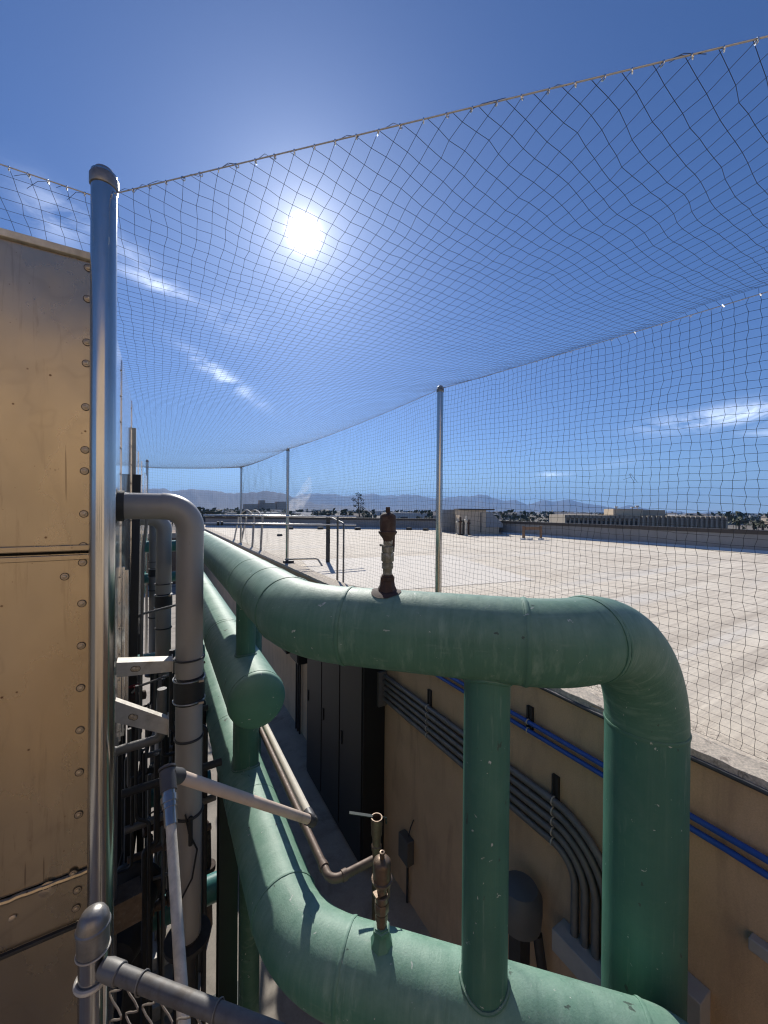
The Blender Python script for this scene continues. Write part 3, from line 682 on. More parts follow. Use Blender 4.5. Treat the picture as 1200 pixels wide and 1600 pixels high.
# far end net
L2 = []
n1 = int((P4.x-p5.x)/.075)
for i in range(n1+1):
    x = p5.x + (P4.x-p5.x)*i/n1; y = y_end(x); zt = ceil_z(x, y); L2.append([(x+.004*rs.randn(), y, zt+(-2.5-zt)*k/30) for k in range(31)])
for k in range(1, 44):
    L2.append([(p5.x + (P4.x-p5.x)*i/20, y_end(p5.x + (P4.x-p5.x)*i/20), 1.5-.075*k*1.2+.004*rs.randn()) for i in range(21)])
en = thing('bird_net', 'small far end panel of bird netting closing the alley between two thin posts', 'net', (1, 15.5, 0))
o = twine('netting', L2, TW, ''); o.parent = en; o.location = -en.location; o['kind'] = 'stuff'
# border cables with bright rings
def ring_mesh():
    b = MB(); b.torus((0, 0, 0), (1, 0, 0), .0075, .0022, n=14, k=6); o = b.build('ring', 'ring'); me = o.data; bpy.data.objects.remove(o); return me
RING = ring_mesh()
def cable(label, pts, rings=None, r=.0025):
    b = MB(); b.tube(pts, r, 8); c = b.build('net_cable', 'cable'); tag(c, label, 'cable', 'steel cables edging the net')
    for q, rot in rings or []:
        share('ring', RING, q, c, rot)
    return c
near = [(x, y_start(x), ZCAB(x)+.004) for x in np.linspace(PM.x+.04, XN, 60)]
qs = []
for st in knots:
    x = st[0]
    if x > PM.x+.05: qs.append(((x, y_start(x), ZCAB(x)-.002), Vector((1, 0, 0)).rotation_difference(cdir.normalized()) @ Matrix.Rotation(rnd.uniform(-.7, .7), 3, 'Z').to_quaternion()))
cable('near edge cable of the overhead net, rising from the thick post to the upper right', near, qs)
qs = [((st[0], st[1], st[2]-.002), Matrix.Rotation(rnd.uniform(-.5, .5), 3, 'Z').to_quaternion()) for st in knots if -1.3 < st[0] < PM.x-.05]
cable('short cable running left from the thick post over the tan panel', [(x, y_start(x), ZCAB(x)+.003) for x in np.linspace(-2.9, PM.x-.04, 30)], qs)
cable('long cable joining the tops of the roof edge posts', [(XN, y, float(row_z(y))+.002) for y in np.linspace(-1.0, P4.y, 90)], [((XN, y, float(row_z(y))-.003), Matrix.Rotation(1.57+rnd.uniform(-.5, .5), 3, 'Z').to_quaternion()) for y in ysn[5:60:3]], .0028)
cable('far end cable between the two farthest posts', [(x, y_end(x), ceil_z(x, y_end(x))) for x in np.linspace(-2.6, P4.x, 24)], None, .006)

# ------------------------------------------------------------------ big green pipes
RG = .190; RM = .212; PX = .655
ZU, ZM, ZL = -.585, -1.455, -2.36
def big_pipe(t, pts, rad, r, mt, cap_start=False, cap_end=False, extra=()):
    segs = fillet(pts, rad, 18); parts = []
    for i, (k, p) in enumerate(segs):
        q = subdiv(p, .12) if k == 'run' else p
        vert = k == 'run' and abs((q[-1]-q[0]).normalized().z) > .9
        b = MB(); b.tube(q, r, 56, caps=False, start=(0, 1, 0) if vert else None); parts.append(b.build('straight_run' if k == 'run' else 'elbow', mt + '_drop' if vert and mt == 'green' else mt, t))
        if i:
            ax = (q[1]-q[0]).normalized(); b = MB(); ring_(b, q[0], ax, r, 1.5); b.build('weld_seam', mt, t)
    for p, ax, s in extra:
        b = MB(); ring_(b, Vector(p), Vector(ax), r, s); b.build('weld_seam', mt, t)
    return segs
def ring_(b, c, ax, r, s=1.):
    ax = ax.normalized(); x = ax.orthogonal().normalized(); y = ax.cross(x); n, k = 72, 6; vs = []
    for i in range(n):
        a = 2*math.pi*i/n; d = x*math.cos(a)+y*math.sin(a); w_ = (.0050 + .0014*mnoise.noise(Vector((i*.9, c.x*9, c.y*7))))*s
        for j in range(k):
            g_ = 2*math.pi*j/k; vs.append(c + d*(r + w_*math.cos(g_)*.75) + ax*w_*1.5*math.sin(g_))
    b.add(vs, [(i*k+j, ((i+1) % n)*k+j, ((i+1) % n)*k+(j+1) % k, i*k+(j+1) % k) for i in range(n) for j in range(k)])
SUMXY = 2.60
YC = SUMXY - PX; YD = 1.05; XD = 2.24; XB = SUMXY - YD
upper = thing('green_pipe', 'thick pale green pipe that bends across the view and drops down at the right', 'pipe', (PX, 6, ZU))
big_pipe(upper, [(PX, 12.6, ZU), (PX, YC, ZU), (XB, YD, ZU), (XD, YD, ZU), (XD, YD, -4.7)], [.62, .42, .54], RG, 'green',
         extra=[((PX, 2.62, ZU), (0, 1, 0), .9), ((PX, 3.15, ZU), (0, 1, 0), .7), ((PX, 6.2, ZU), (0, 1, 0), .8), ((1.42, SUMXY-1.42, ZU), (1, -1, 0), .6)])
b = MB(); b.lathe([(RG+.0, -4.72), (RG+.06, -4.72), (RG+.06, -4.69), (RG, -4.69)], (XD, YD, 0), n=40); b.lathe([(RG, FLOOR), (RG, -4.725)], (XD, YD, 0), n=40); b.build('flange', 'green', upper)
middle = thing('green_pipe', 'green pipe stacked in the middle that ends in a domed cap facing us', 'pipe', (PX, 7, ZM))
YE = 3.0
b = MB(); b.tube(subdiv([Vector((PX, 12.6, ZM)), Vector((PX, YE+.02, ZM))], .12), RM, 56, caps=False); b.build('straight_run', 'green_teal', middle)
b = MB(); b.lathe([(RM, 0), (RM, .02)] + [(RM*math.cos(a), .02+.085*math.sin(a)) for a in np.linspace(.1, math.pi/2-.02, 12)], (PX, YE+.02, ZM), (0, -1, 0), n=56); b.build('end_cap', 'green_teal', middle)
for y in (YE+.03, 4.55, 4.62, 7.0):
    b = MB(); ring_(b, Vector((PX, y, ZM)), Vector((0, 1, 0)), RM, 1.1); b.build('weld_seam', 'green_teal', middle)
lower = thing('green_pipe', 'lowest thick green pipe curving along the bottom of the picture in full sun', 'pipe', (PX, 6, ZL))
XE = 2.02
big_pipe(lower, [(PX, 12.6, ZL), (PX, YC+.03, ZL), (XE, SUMXY+.03-XE, ZL), (XE, SUMXY+.03-XE, -4.6)], [.66, .30], RG, 'green_teal',
         extra=[((PX, 4.3, ZL), (0, 1, 0), .8), ((PX, 3.1, ZL), (0, 1, 0), .7)])
def saddle(b, x, y, zc_, r1, r2, axis, up):
    axis = Vector(axis).normalized(); per = Vector((0, 0, 1)).cross(axis); q = []
    for k in range(65):
        a = 2*math.pi*k/64; d = (r1+.003)*math.sin(a); w_ = .002*mnoise.noise(Vector((k*.5, x*9, zc_*7)))
        q.append(Vector((x, y, zc_ + up*(math.sqrt(r2*r2-d*d)+.002+w_))) + axis*(r1+.003)*math.cos(a) + per*d)
    b.tube(q, .0095, 8, caps=False)
def stub(label, x, y, z0, z1, r, mt, r0=.190, r1=.190, axis=(0, 1, 0)):
    t = thing('connecting_pipe', label, 'pipe', (x, y, z0))
    b = MB(); b.tube(subdiv([Vector((x, y, z0)), Vector((x, y, z1))], .1), r, 40, caps=False, start=(0, 1, 0)); b.build('tube', mt, t)
    b = MB(); saddle(b, x, y, z0-.03, r, r0, axis, 1); b.build('weld_bead', mt, t)
    b = MB(); saddle(b, x, y, z1+.03, r, r1, axis, -1); b.build('weld_bead', mt, t)
    return t
stub('upright green pipe joining the bent upper pipe to the lowest green pipe', 1.315, SUMXY-1.315, ZL+.03, ZU-.03, .104, 'green_drop', axis=(1, -1, 0))
stub('short upright pipe between the upper green pipe and the capped one', PX, 3.46, ZM+.03, ZU-.03, .080, 'green_drop', r0=RM)
stub('short upright pipe under the domed cap, joining it to the lowest pipe', PX, 3.42, ZL+.03, ZM-.03, .105, 'green_drop', r1=RM)
t = thing('riser_pipe', 'dark green riser behind the domed cap, partly hidden', 'pipe', (.80, 3.95, FLOOR))
b = MB(); b.tube(path([(.80, 3.95, FLOOR), (.80, 3.95, ZU-.14), (.80, 4.6, ZU-.14)], .14), .10, 32); b.build('tube', 'green', t)
# steel columns under the lowest pipe
def column(label, x, y, ztop):
    t = thing('support_column', label, 'column', (x, y, FLOOR), 'dark columns carrying the green pipes')
    b = MB(); b.box(x-.09, x+.09, y-.10, y-.085, FLOOR, ztop); b.box(x-.09, x+.09, y+.085, y+.10, FLOOR, ztop); b.box(x-.008, x+.008, y-.085, y+.085, FLOOR, ztop); b.build('post', 'column', t, smooth=False)
    b = MB(); b.box(x-.16, x+.16, y-.15, y+.15, FLOOR, FLOOR+.02); b.build('base_plate', 'column', t, smooth=False)
    b = MB(); b.box(x-.14, x+.14, y-.12, y+.12, ztop, ztop+.03); b.build('saddle', 'column', t, smooth=False)
column('dark column straight under the lowest green pipe behind the grey plastic pipe', PX-.02, 4.25, ZL-RG-.03)
column('dark column farther along under the lowest green pipe', PX-.02, 8.3, ZL-RG-.03)

# ------------------------------------------------------------------ grey plastic drain pipes
def grey_drain(label, y, xv, zt, zb, r, couple, x0=XT):
    t = thing('drain_pipe', label, 'pipe', (xv, y, zb), 'grey plastic pipes leaving the towers')
    segs = fillet([(x0-.02, y, zt), (xv, y, zt), (xv, y, couple+.08)], r*1.75, 14)
    for k, p in segs:
        b = MB(); b.tube(p if k == 'elbow' else subdiv(p, .2), r if k == 'run' else r*1.035, 36, caps=False); b.build('straight_run' if k == 'run' else 'elbow', 'grey_pipe', t)
        if k == 'elbow':
            b = MB()
            for e, q in ((p[0], p[0]-p[1]), (p[-1], p[-1]-p[-2])):
                q = q.normalized(); b.tube([e-q*.001, e+q*.022], r*1.045, 36)
            b.build('socket', 'grey_pipe', t)
    b = MB(); b.lathe([(r+.002, 0), (r+.024, 0), (r+.024, .02), (r+.012, .024), (r+.012, .06), (r+.002, .06)], (x0+.001, y, zt), (1, 0, 0), n=36); b.build('collar', 'dark_steel', t)
    b = MB(); b.lathe([(r, couple-.10), (r+.010, couple-.10), (r+.012, couple-.06), (r+.010, couple+.07), (r, couple+.075)], (xv, y, 0), n=36); c = b.build('rubber_coupling', 'rubber', t)
    for z in (couple-.085, couple+.06):
        b = MB(); b.torus((xv, y, z), (0, 0, 1), r+.013, .005, 40, 6); b.box(xv+r*.6, xv+r*.6+.03, y-r-.02, y-r+.012, z-.007, z+.007); b.build('clamp', 'clamp', c)
    b = MB(); b.tube([(xv, y, couple+.08), (xv, y, zb)][::-1], r*.985, 36); b.lathe([(r*.99, couple+.11), (r*1.05, couple+.11), (r*1.05, couple+.20), (r*.99, couple+.20)], (xv, y, 0), n=36); b.build('lower_run', 'grey_pipe', t)
    for z_, r_, w_ in ((couple+.195, r*1.05+.004, .006), (couple-.34, r+.002, .008), (couple-.85, r+.002, .010)):
        b = MB(); b.torus((xv, y, z_), (0, 0, 1), r_, w_, 40, 6); b.build('strap', 'dark_steel', t)
    b = MB(); b.lathe([(r+.06, zb-.03), (r+.06, zb), (r+.0, zb+.003), (r*.98, zb+.02)], (xv, y, 0), n=32); b.lathe([(.05, FLOOR), (.05, zb-.03)], (xv, y, 0), n=20); b.build('flange', 'dark_steel', t)
    return t
D1Y = 2.9
p = onY(297, 850, D1Y); DX1 = p.x; DZ1 = onY(190, 790.5, D1Y).z
grey_drain('nearest thick grey plastic pipe with an elbow at the top and a black rubber sleeve', D1Y, DX1, DZ1, -2.90, .084, onY(295, 1072, D1Y).z)
p = onY(256, 850, 5.35); grey_drain('second grey plastic pipe standing behind the nearest one', 5.35, p.x, -.12, -3.1, .084, onY(253, 937, 5.35).z)
p = onY(241, 850, 8.4); grey_drain('third and farthest grey plastic pipe', 8.4, p.x, -.12, -3.1, .084, -1.2)
# brackets from tower to pipe
def bracket(label, a, b_, h, w_):
    t = thing('pipe_bracket', label, 'bracket', a, 'pale struts holding the grey pipe')
    a, b_ = Vector(a), Vector(b_)
    q = MB(); up = Vector((0, 0, h/2)); fw = Vector((0, w_, 0))
    q.prism([a-up, b_-up*.8, b_-up*.8+Vector((0, 0, .004)), a-up+Vector((0, 0, .004))], fw); q.prism([a+up-Vector((0, 0, .004)), b_+up*.8-Vector((0, 0, .004)), b_+up*.8, a+up], fw)
    q.prism([a-up+Vector((0, 0, .0045)), b_-up*.8+Vector((0, 0, .0045)), b_+up*.8-Vector((0, 0, .0045)), a+up-Vector((0, 0, .0045))], Vector((0, .004, 0))); q.build('channel', 'strut', t, smooth=False)
    q = MB(); q.prism([b_-up*.85+Vector((.001, -.02, 0)), b_-up*.85+Vector((.005, -.02, 0)), b_+up*.85+Vector((.005, -.02, 0)), b_+up*.85+Vector((.001, -.02, 0))], fw+Vector((0, .05, 0))); q.build('end_plate', 'strut', t, smooth=False)
    for k in (.3, .36):
        p_ = a.lerp(b_, k); share('bolt', BOLT, (p_.x, p_.y-.001, p_.z), t, QY)
ya = 2.70
bracket('upper pale strut running level from the tower side to the grey pipe', onY(182, 1047, ya), onY(269, 1041, ya), .085, .09)
bracket('lower pale strut sloping down from the tower side to the grey pipe', onY(180, 1112, ya), onY(262, 1136, ya), .125, .05)
# black strap-post beside the towers
t = MB(); a = onY(214, 742, 4.7); t.bar(a, (a.x-.03, a.y-.35, -3.4), .07, .05); tag(t.build('steel_upright', 'black', smooth=False), 'matt black upright bar behind the elbow of the nearest grey pipe', 'bar')
t = MB(); t.tube(path([(XT+.03, 4.2, .05), (XT+.16, 4.25, .0), (XT+.12, 4.28, -.4), (XT+.1, 4.3, -2.4)], .06), .014, 8); tag(t.build('conduit', 'conduit'), 'thin grey conduit curving down the tower side under the elbow', 'conduit')
for i, (y, z) in enumerate(((4.6, -1.05), (4.2, -1.62))):
    t = MB(); t.tube([(XT+.04, y, z-.08), (XT+.10, y, z-.03), (XT+.25, y, z), (PX-RG-.05, y+.1, z+.05)], .012, 8); tag(t.build('tube', 'conduit'), ('thin grey tube crossing level behind the nearest grey pipe', 'lower thin grey tube drooping behind the nearest grey pipe')[i], 'tube')

# ------------------------------------------------------------------ teal piping, valves, clutter under the towers
def teal(label, x0, x1, y, z, r):
    t = thing('teal_pipe', label, 'pipe', ((x0+x1)/2, y, z), 'teal pipes crossing under the towers')
    b = MB(); b.tube(subdiv([Vector((x0, y, z)), Vector((x1, y, z))], .1), r, 32); b.build('tube', 'teal', t)
    b = MB(); b.tube([(x1-.26, y, z), (x1-.23, y, z)], r*1.5, 28); b.tube([(x1-.22, y, z), (x1-.19, y, z)], r*1.5, 28); b.build('flange', 'teal', t)
teal('teal pipe with flange seen low between grey pipe and dark column', -.28, .62, 4.7, -4.30, .135)
teal('small teal pipe stub just right of the grey pipe', -.28, .52, 4.7, -3.05, .09)
teal('upper far teal pipe crossing near the horizon behind the grey pipes', -.6, .60, 9.3, -.80, .12)
teal('lower far teal pipe crossing behind the grey pipes', -.6, .60, 9.1, -1.42, .10)
teal('dark teal pipe crossing halfway down behind the second grey pipe', -.6, .60, 6.3, -2.15, .11)
def valve(label, x, y, z, r):
    t = thing('valve', label, 'valve', (x, y, z), 'red valves on the teal pipes')
    b = MB(); b.tube([(x-.03, y, z), (x+.03, y, z)], r, 24); b.build('body', 'red', t)
    b = MB(); b.tube([(x, y, z), (x, y, z+r+.12)], .018, 10); b.tube([(x, y-.0, z+r+.12), (x, y-.20, z+r+.13)], .012, 8); b.build('handle', 'dark_steel', t)
for lab, x, z, r in (('red valve low down among the dark pipework', -.08, -4.3, .22), ('red valve above the other, among the dark pipework', -.09, -3.05, .17)):
    valve(lab, x, 4.66, z, r)
# tank with gauge and dark pumps in the shade
def pump(label, x, y, z, s):
    t = thing('pump', label, 'pump', (x, y, FLOOR), 'black pumps in the shade under the towers')
    b = MB(); b.lathe([(.02, -.26*s), (.10*s, -.25*s), (.13*s, -.18*s), (.13*s, .14*s), (.09*s, .18*s), (.03, .2*s)], (x, y, z), (.25, 1, 0), n=24); b.build('motor', 'dark_steel', t)
    b = MB(); b.lathe([(.16*s, 0), (.19*s, .03), (.19*s, .07), (.10*s, .10)], (x, y+.18*s, z), (.25, 1, 0), n=24); b.build('casing', 'dark_steel', t)
    b = MB(); b.box(x-.10*s, x+.10*s, y-.16*s, y+.16*s, FLOOR, z-.10*s); b.build('stand', 'dark_steel', t, smooth=False)
pump('dark pump close to the floor under the nearest tower', -.20, 3.9, -3.5, 1.3)
pump('far dark pump on the floor past the second grey pipe', .12, 6.0, -3.0, 1.2)
crr = random.Random(21)
kinds = ('slim dark pipe', 'black rubber hose', 'thin grey tube', 'rust brown pipe'); mts = ('dark_steel', 'rubber', 'conduit', 'copper')
for i in range(26):
    k = crr.choice((0, 0, 1, 2, 2, 3)); x0, y0 = crr.uniform(-.22, .42), crr.uniform(3.2, 5.4); zt = crr.uniform(-1.2, -2.6); r_ = crr.choice((.012, .016, .022, .032))
    dx_ = crr.uniform(-.30, .30); zk = zt - crr.uniform(.3, 1.2)
    b = MB()
    if k == 1: b.tube([(x0, y0, zt), (x0+dx_*.2, y0-.03, zt-.5), (x0+dx_*.7, y0-.1, zt-1.1), (x0+dx_, y0-.12, zt-1.7), (x0+dx_*.8, y0-.1, FLOOR+.02)], .012, 8)
    else: b.tube(path([(x0, y0, zt), (x0, y0, zk), (x0+dx_, y0+crr.uniform(-.05, .05), zk-.02), (x0+dx_, y0, FLOOR+.01)], min(.05, abs(dx_)*.4+.005), 5), r_, 10)
    o = b.build('small_pipe', mts[k]); tag(o, kinds[k] + ' hanging down in the shade among the pipework under the towers', 'pipe', kinds[k] + 's under the towers')
for i in range(9):
    x0, y0, z0 = crr.uniform(-.20, .40), crr.uniform(3.3, 4.9), crr.uniform(-1.7, -4.3); r_ = crr.uniform(.035, .06)
    t = thing('small_valve', 'small dark hand valve in the shade among the pipework under the towers', 'valve', (x0, y0, z0), 'small hand valves under the towers')
    b = MB(); b.lathe([(r_*.6, -.09), (r_, -.085), (r_, -.06), (r_*.6, -.05), (r_*.85, 0), (r_*.6, .05), (r_, .06), (r_, .085), (r_*.6, .09)], (x0, y0, z0), (1, .2, 0), n=14); b.build('body', crr.choice(('bronze', 'dark_steel', 'rust')), t)
    b = MB(); b.tube([(x0, y0, z0), (x0, y0-.01, z0+.11)], .009, 8); b.torus((x0, y0-.01, z0+.11), (0, .2, 1), .05, .007, 16, 6); b.build('handwheel', crr.choice(('dark_steel', 'red', 'clamp')), t)
for i in range(5):
    y0, z0 = 3.3+.33*i, -2.05-.5*(i % 3); b = MB(); b.tube([(-.22, y0, z0), (.45, y0+.05, z0-.01)], .028, 12); b.tube([(.05, y0+.02, z0), (.08, y0+.022, z0)], .045, 12); b.tube([(.25, y0+.03, z0), (.28, y0+.035, z0)], .045, 12)
    tag(b.build('cross_pipe', ('dark_steel', 'conduit', 'copper')[i % 3]), ('blackened', 'grey', 'brown', 'second blackened', 'second grey')[i] + ' small pipe crossing level under the nearest tower', 'pipe')
b = MB(); b.tube([(.16, 2.80, -2.0), (.18, 2.79, -2.12), (.23, 2.79, -2.25), (.20, 2.78, -2.42), (.13, 2.79, -2.55)], .006, 6); b.tube([(.19, 2.79, -2.02), (.19, 2.785, -2.2)], .013, 8); tag(b.build('cable', 'rubber'), 'thin black cable hanging against the lower part of the nearest grey pipe', 'cable')
b = MB(); b.tube([(.3, 3.6, -4.1), (.42, 3.5, -4.45), (.55, 3.3, -4.6), (.7, 3.1, -4.55), (.85, 3.0, -5.1)], .007, 6); tag(b.build('cable', 'rubber'), 'loose black cable sagging near the floor beside the dark column', 'cable')
t = thing('drain_trap', 'brown rusty fitting on the floor between grey pipe and green pipe', 'fitting', (.42, 5.2, FLOOR))
b = MB(); b.tube(path([(.30, 5.3, FLOOR), (.30, 5.3, -3.9), (.52, 5.2, -3.9), (.55, 5.2, FLOOR)], .09), .06, 16); b.build('bend', 'rust', t)
b = MB(); b.tube([(.30, 5.3, -4.4), (.30, 5.3, -4.34)], .09, 16); b.tube([(.55, 5.2, -4.5), (.55, 5.2, -4.44)], .09, 16); b.build('flange', 'rust', t)
b = MB()
for k in range(5): b.bar((-1.0+.0*k, 3.0+.5*k, FLOOR+.08), (.25, 3.0+.5*k, FLOOR+.08), .06, .14)
tag(b.build('floor_skid', 'strut', smooth=False), 'pale steel skid bars lying on the floor under the towers', 'skid')
b = MB(); b.bar((-.26, 2.35, -3.6), (-.26, 4.7, -3.6), .10, .16); tag(b.build('tower_beam', 'dark_steel', smooth=False), 'dark steel beam under the nearest tower running along the alley', 'beam')
b = MB(); b.bar((-.9, 3.2, -2.85), (-.10, 3.3, -2.85), .16, .20); tag(b.build('header_box', 'bronze', smooth=False), 'brown header box in the gloom behind the thick post', 'box')

# ------------------------------------------------------------------ air vents and small valve on the green pipes
def air_vent(label, x, y, z, s, mt1, mt2, plate):
    t = thing('air_vent', label, 'valve', (x, y, z))
    b = MB(); b.lathe([(.060, -.045), (.050, .01), (.040, .03), (.036, .055)], (x, y, z), n=8); b.lathe([(.040, .056), (.040, .075), (.033, .078), (.033, .085)], (x, y, z), n=6); b.build('base_fitting', 'rust' if plate else 'green_teal', t)
    b = MB(); b.lathe([(.024, .085), (.024, .115), (.029, .117), (.029, .145), (.025, .147), (.025, .152)], (x, y, z), n=8); b.lathe([(.031, .153), (.033, .157), (.033, .195), (.031, .198)], (x, y, z), n=8); b.lathe([(.026, .199), (.029, .202), (.030, .228), (.026, .232)], (x, y, z), n=18); b.box(x-.036, x+.02, y-.012, y+.02, z+.232, z+.242); b.lathe([(.022, .243), (.022, .262)], (x, y, z), n=12); b.build('union', mt2, t)
    b = MB(); b.lathe([(.020, .25), (.024, .268), (.044, .296), (.047, .300), (.047, .308), (.0405, .311), (.0405, .375), (.039, .388), (.030, .398), (.014, .403), (.0105, .404)], (x, y, z), n=32); b.build('float_chamber', mt1, t)
    b = MB(); b.lathe([(.0105, .404), (.0115, .407), (.0115, .432), (.006, .433), (.006, .426)], (x, y, z), n=14); b.build('outlet', mt1, t)
    b = MB(); b.bar((x+.030, y-.004, z+.20), (x+.034, y-.004, z+.29), .012, .006); b.build('side_tube', mt1, t, smooth=False)
    if plate:
        b = MB()
        b.add([Vector((x, y, z)) + Vector(q) for q in ((-.062, .02, .004), (-.085, -.075, -.018), (.02, -.11, -.04), (.065, .0, .0), (.05, .04, .0))], [(0, 1, 2, 3, 4)])
    for v in t.children: v.scale = (s[0], s[0], s[1])
    return t
vx = 1.0; vp = ray(605, 930); kx = SUMXY/(vp.x+vp.y); vx, vy = vp.x*kx, vp.y*kx
air_vent('rusty brown air vent with crusted union standing on the upper green pipe', vx, vy, ZU+RG-.005, (.98, .96), 'rust', 'brass', True)
# rust bleeding round its foot: an uneven flake skin hugging the pipe
b = MB(); vs = []; n_ = 30; ax = Vector((1, -1, 0)).normalized(); sd_ = Vector((-1, -1, 0)).normalized(); c0 = Vector((vx, vy, ZU))
for j in range(7):
    for i in range(n_):
        a = 2*math.pi*i/n_; rr_ = (j/6)*(.075+.022*mnoise.noise(Vector((math.cos(a)*2, math.sin(a)*2, 5)))); u_, v_ = math.cos(a)*rr_*1.0, math.sin(a)*rr_*1.05+.015
        th_ = v_/RG; vs.append(c0 + ax*u_ + sd_*math.sin(th_)*(RG+.0028) + Vector((0, 0, math.cos(th_)*(RG+.0028))))
b.add(vs, [(j*n_+i, j*n_+(i+1) % n_, (j+1)*n_+(i+1) % n_, (j+1)*n_+i) for j in range(6) for i in range(n_)]); b.build('rust_stain', 'rust', upper)
vp = ray(596, 1470); kx = (SUMXY+.03)/(vp.x+vp.y); lx, ly = vp.x*kx, vp.y*kx
air_vent('bronze air vent with a bright ringed outlet on the lowest green pipe', lx, ly, ZL+RG-.005, (1.12, 1.06), 'bronze', 'bronze', False)
zc = -2.50
cu_x = .875
pk = onX(517, 1378, cu_x); zc = pk.z
kr = onY(588, 1352, pk.y)
rt_ = thing('copper_pipe', 'brown copper line running beside the lowest green pipe and elbowing to a riser', 'pipe', (cu_x, 5, zc))
b = MB(); b.tube(path([(cu_x, 8.5, zc), (cu_x, pk.y, zc), (kr.x, pk.y, zc)], .06, 8), .024, 16); b.build('tube', 'copper', rt_)
b = MB(); b.tube([(cu_x, pk.y+.10, zc), (cu_x, pk.y+.13, zc)], .030, 16); b.tube([(cu_x+.07, pk.y, zc), (cu_x+.10, pk.y, zc)], .030, 16); b.tube([(cu_x, pk.y+.48, zc), (cu_x, pk.y+.60, zc)], .028, 16); b.build('collar', 'copper', rt_)
zt_ = onY(588, 1278, pk.y).z
rs_ = thing('valve_riser', 'open topped upright pipe with a thin dark green lever handle', 'valve', (kr.x, pk.y, zc))
b = MB(); b.lathe([(.026, -3.1), (.026, zt_-.20), (.031, zt_-.20), (.031, zt_-.17), (.026, zt_-.165), (.027, zt_-.12)], (kr.x, pk.y, 0), n=20); b.build('tube', 'bronze', rs_)
b = MB(); b.lathe([(.027, zt_-.12), (.034, zt_-.10), (.034, zt_-.05), (.036, zt_-.045), (.036, zt_), (.028, zt_+.002), (.028, zt_-.06)], (kr.x, pk.y, 0), n=20); b.torus((kr.x, pk.y, zt_), (0, 0, 1), .033, .005, 24, 6); b.build('body', 'bronze', rs_)
b = MB(); b.bar((kr.x-.02, pk.y+.02, zt_+.004), (kr.x-.15, pk.y+.08, zt_+.035), .022, .005); b.tube([(kr.x+.03, pk.y-.01, zt_-.0), (kr.x+.055, pk.y-.02, zt_-.01), (kr.x+.057, pk.y-.02, zt_-.045)], .005, 8); b.build('handle', 'column', rs_)

# cream and yellowed plastic line
pv0 = onX(487, 1282, .84)
pv1 = P(268, 1209, 1.68)
t = thing('plastic_pipe', 'yellowed plastic pipe slanting across in front of grey and green pipes', 'pipe', pv1)
b = MB(); b.tube(subdiv([pv1, pv0], .1), .0265, 20); b.build('tube', 'pvc', t)
dd = (pv0-pv1).normalized()
b = MB(); b.tube([pv0-dd*.05, pv0+dd*.02], .033, 18); b.tube([pv0+Vector((0, .075, 0)), pv0+Vector((0, -.02, 0))], .033, 18); b.build('elbow', 'pvc_grey', t)
t = thing('plastic_pipe', 'cream plastic pipe running along the alley above the brown copper line', 'pipe', pv0)
b = MB(); b.tube([pv0+Vector((0, .03, 0)), pv0+Vector((0, 6, 0))], .0265, 20); b.build('tube', 'pvc_pale', t)
# galvanised stand pipe slanting towards us
g0 = P(262, 1212, 1.62); g1 = P(290, 1640, 1.15)
t = thing('stand_pipe', 'mottled galvanised pipe slanting down from a grey elbow to the bottom edge', 'pipe', g1)
gd = (g1-g0).normalized()
b = MB(); b.tube(subdiv([g0+gd*.10, g1], .1), .0185, 20); b.build('tube', 'galv_dull', t)
b = MB(); b.tube([g0-gd*.02, g0+gd*.06], .031, 18); b.tube([g0, g0+(pv1-g0).normalized()*.02, pv1+dd*.045], .033, 18); b.lathe([(.012, .0), (.034, .004), (.034, .012), (.012, .02)], g0-gd*.022, -gd, n=16); b.build('elbow', 'pvc_grey', t)
b = MB(); b.tube([g0+gd*.06, g0+gd*.075, g0+gd*.077, g0+gd*.10, g0+gd*.101, g0+gd*.12, g0+gd*.121, g0+gd*.18], [.026, .026, .031, .031, .027, .027, .0235, .0235], 18); b.build('coupling', 'clamp', t)

# ------------------------------------------------------------------ chain-link fence corner at the bottom left
pc = P(146, 1420, 1.12)
fn = thing('chain_link_fence', 'corner of a chain link fence with a domed post cap and tubular rail', 'fence', (pc.x, pc.y, FLOOR))
fx, fy, fz = pc.x, pc.y, pc.z
b = MB(); b.tube([(fx, fy, FLOOR), (fx, fy, fz-.05)], .036, 28); b.build('post', 'galv', fn)
b = MB(); b.lathe([(.038, -.115), (.040, -.112), (.040, -.058), (.043, -.055), (.043, -.046), (.040, -.043), (.038, -.026), (.030, -.010), (.016, -.001), (.001, .001)], (fx, fy, fz), n=32); b.build('cap', 'cap', fn)
b = MB(); b.torus((fx, fy, fz-.20), (0, 0, 1), .040, .007, 36, 8); b.build('brace_band', 'strut', fn)
b = MB(); b.torus((fx, fy, fz-.118), (0, 0, 1), .040, .003, 36, 6); b.build('brace_band', 'strut', fn)
ra, rb_ = P(172, 1516, 1.10), P(520, 1622, .93); rb_.z = ra.z; rd = (rb_-ra).normalized()
b = MB(); b.tube([ra, ra+rd*.9], .0215, 24); b.build('rail', 'fence_tube', fn)
b = MB(); b.lathe([(.010, -.030), (.022, -.026), (.0262, -.008), (.0262, .035), (.024, .037)], ra, rd, n=24); b.build('rail_end', 'conduit', fn)
b = MB(); b.bar(ra+Vector((-.012, 0, -.01)), ra+Vector((-.012, 0, -.9)), .006, .022); b.build('tension_bar', 'strut', fn, smooth=False)
nn_ = rd.cross(Vector((0, 0, 1))).normalized(); pitch = .058
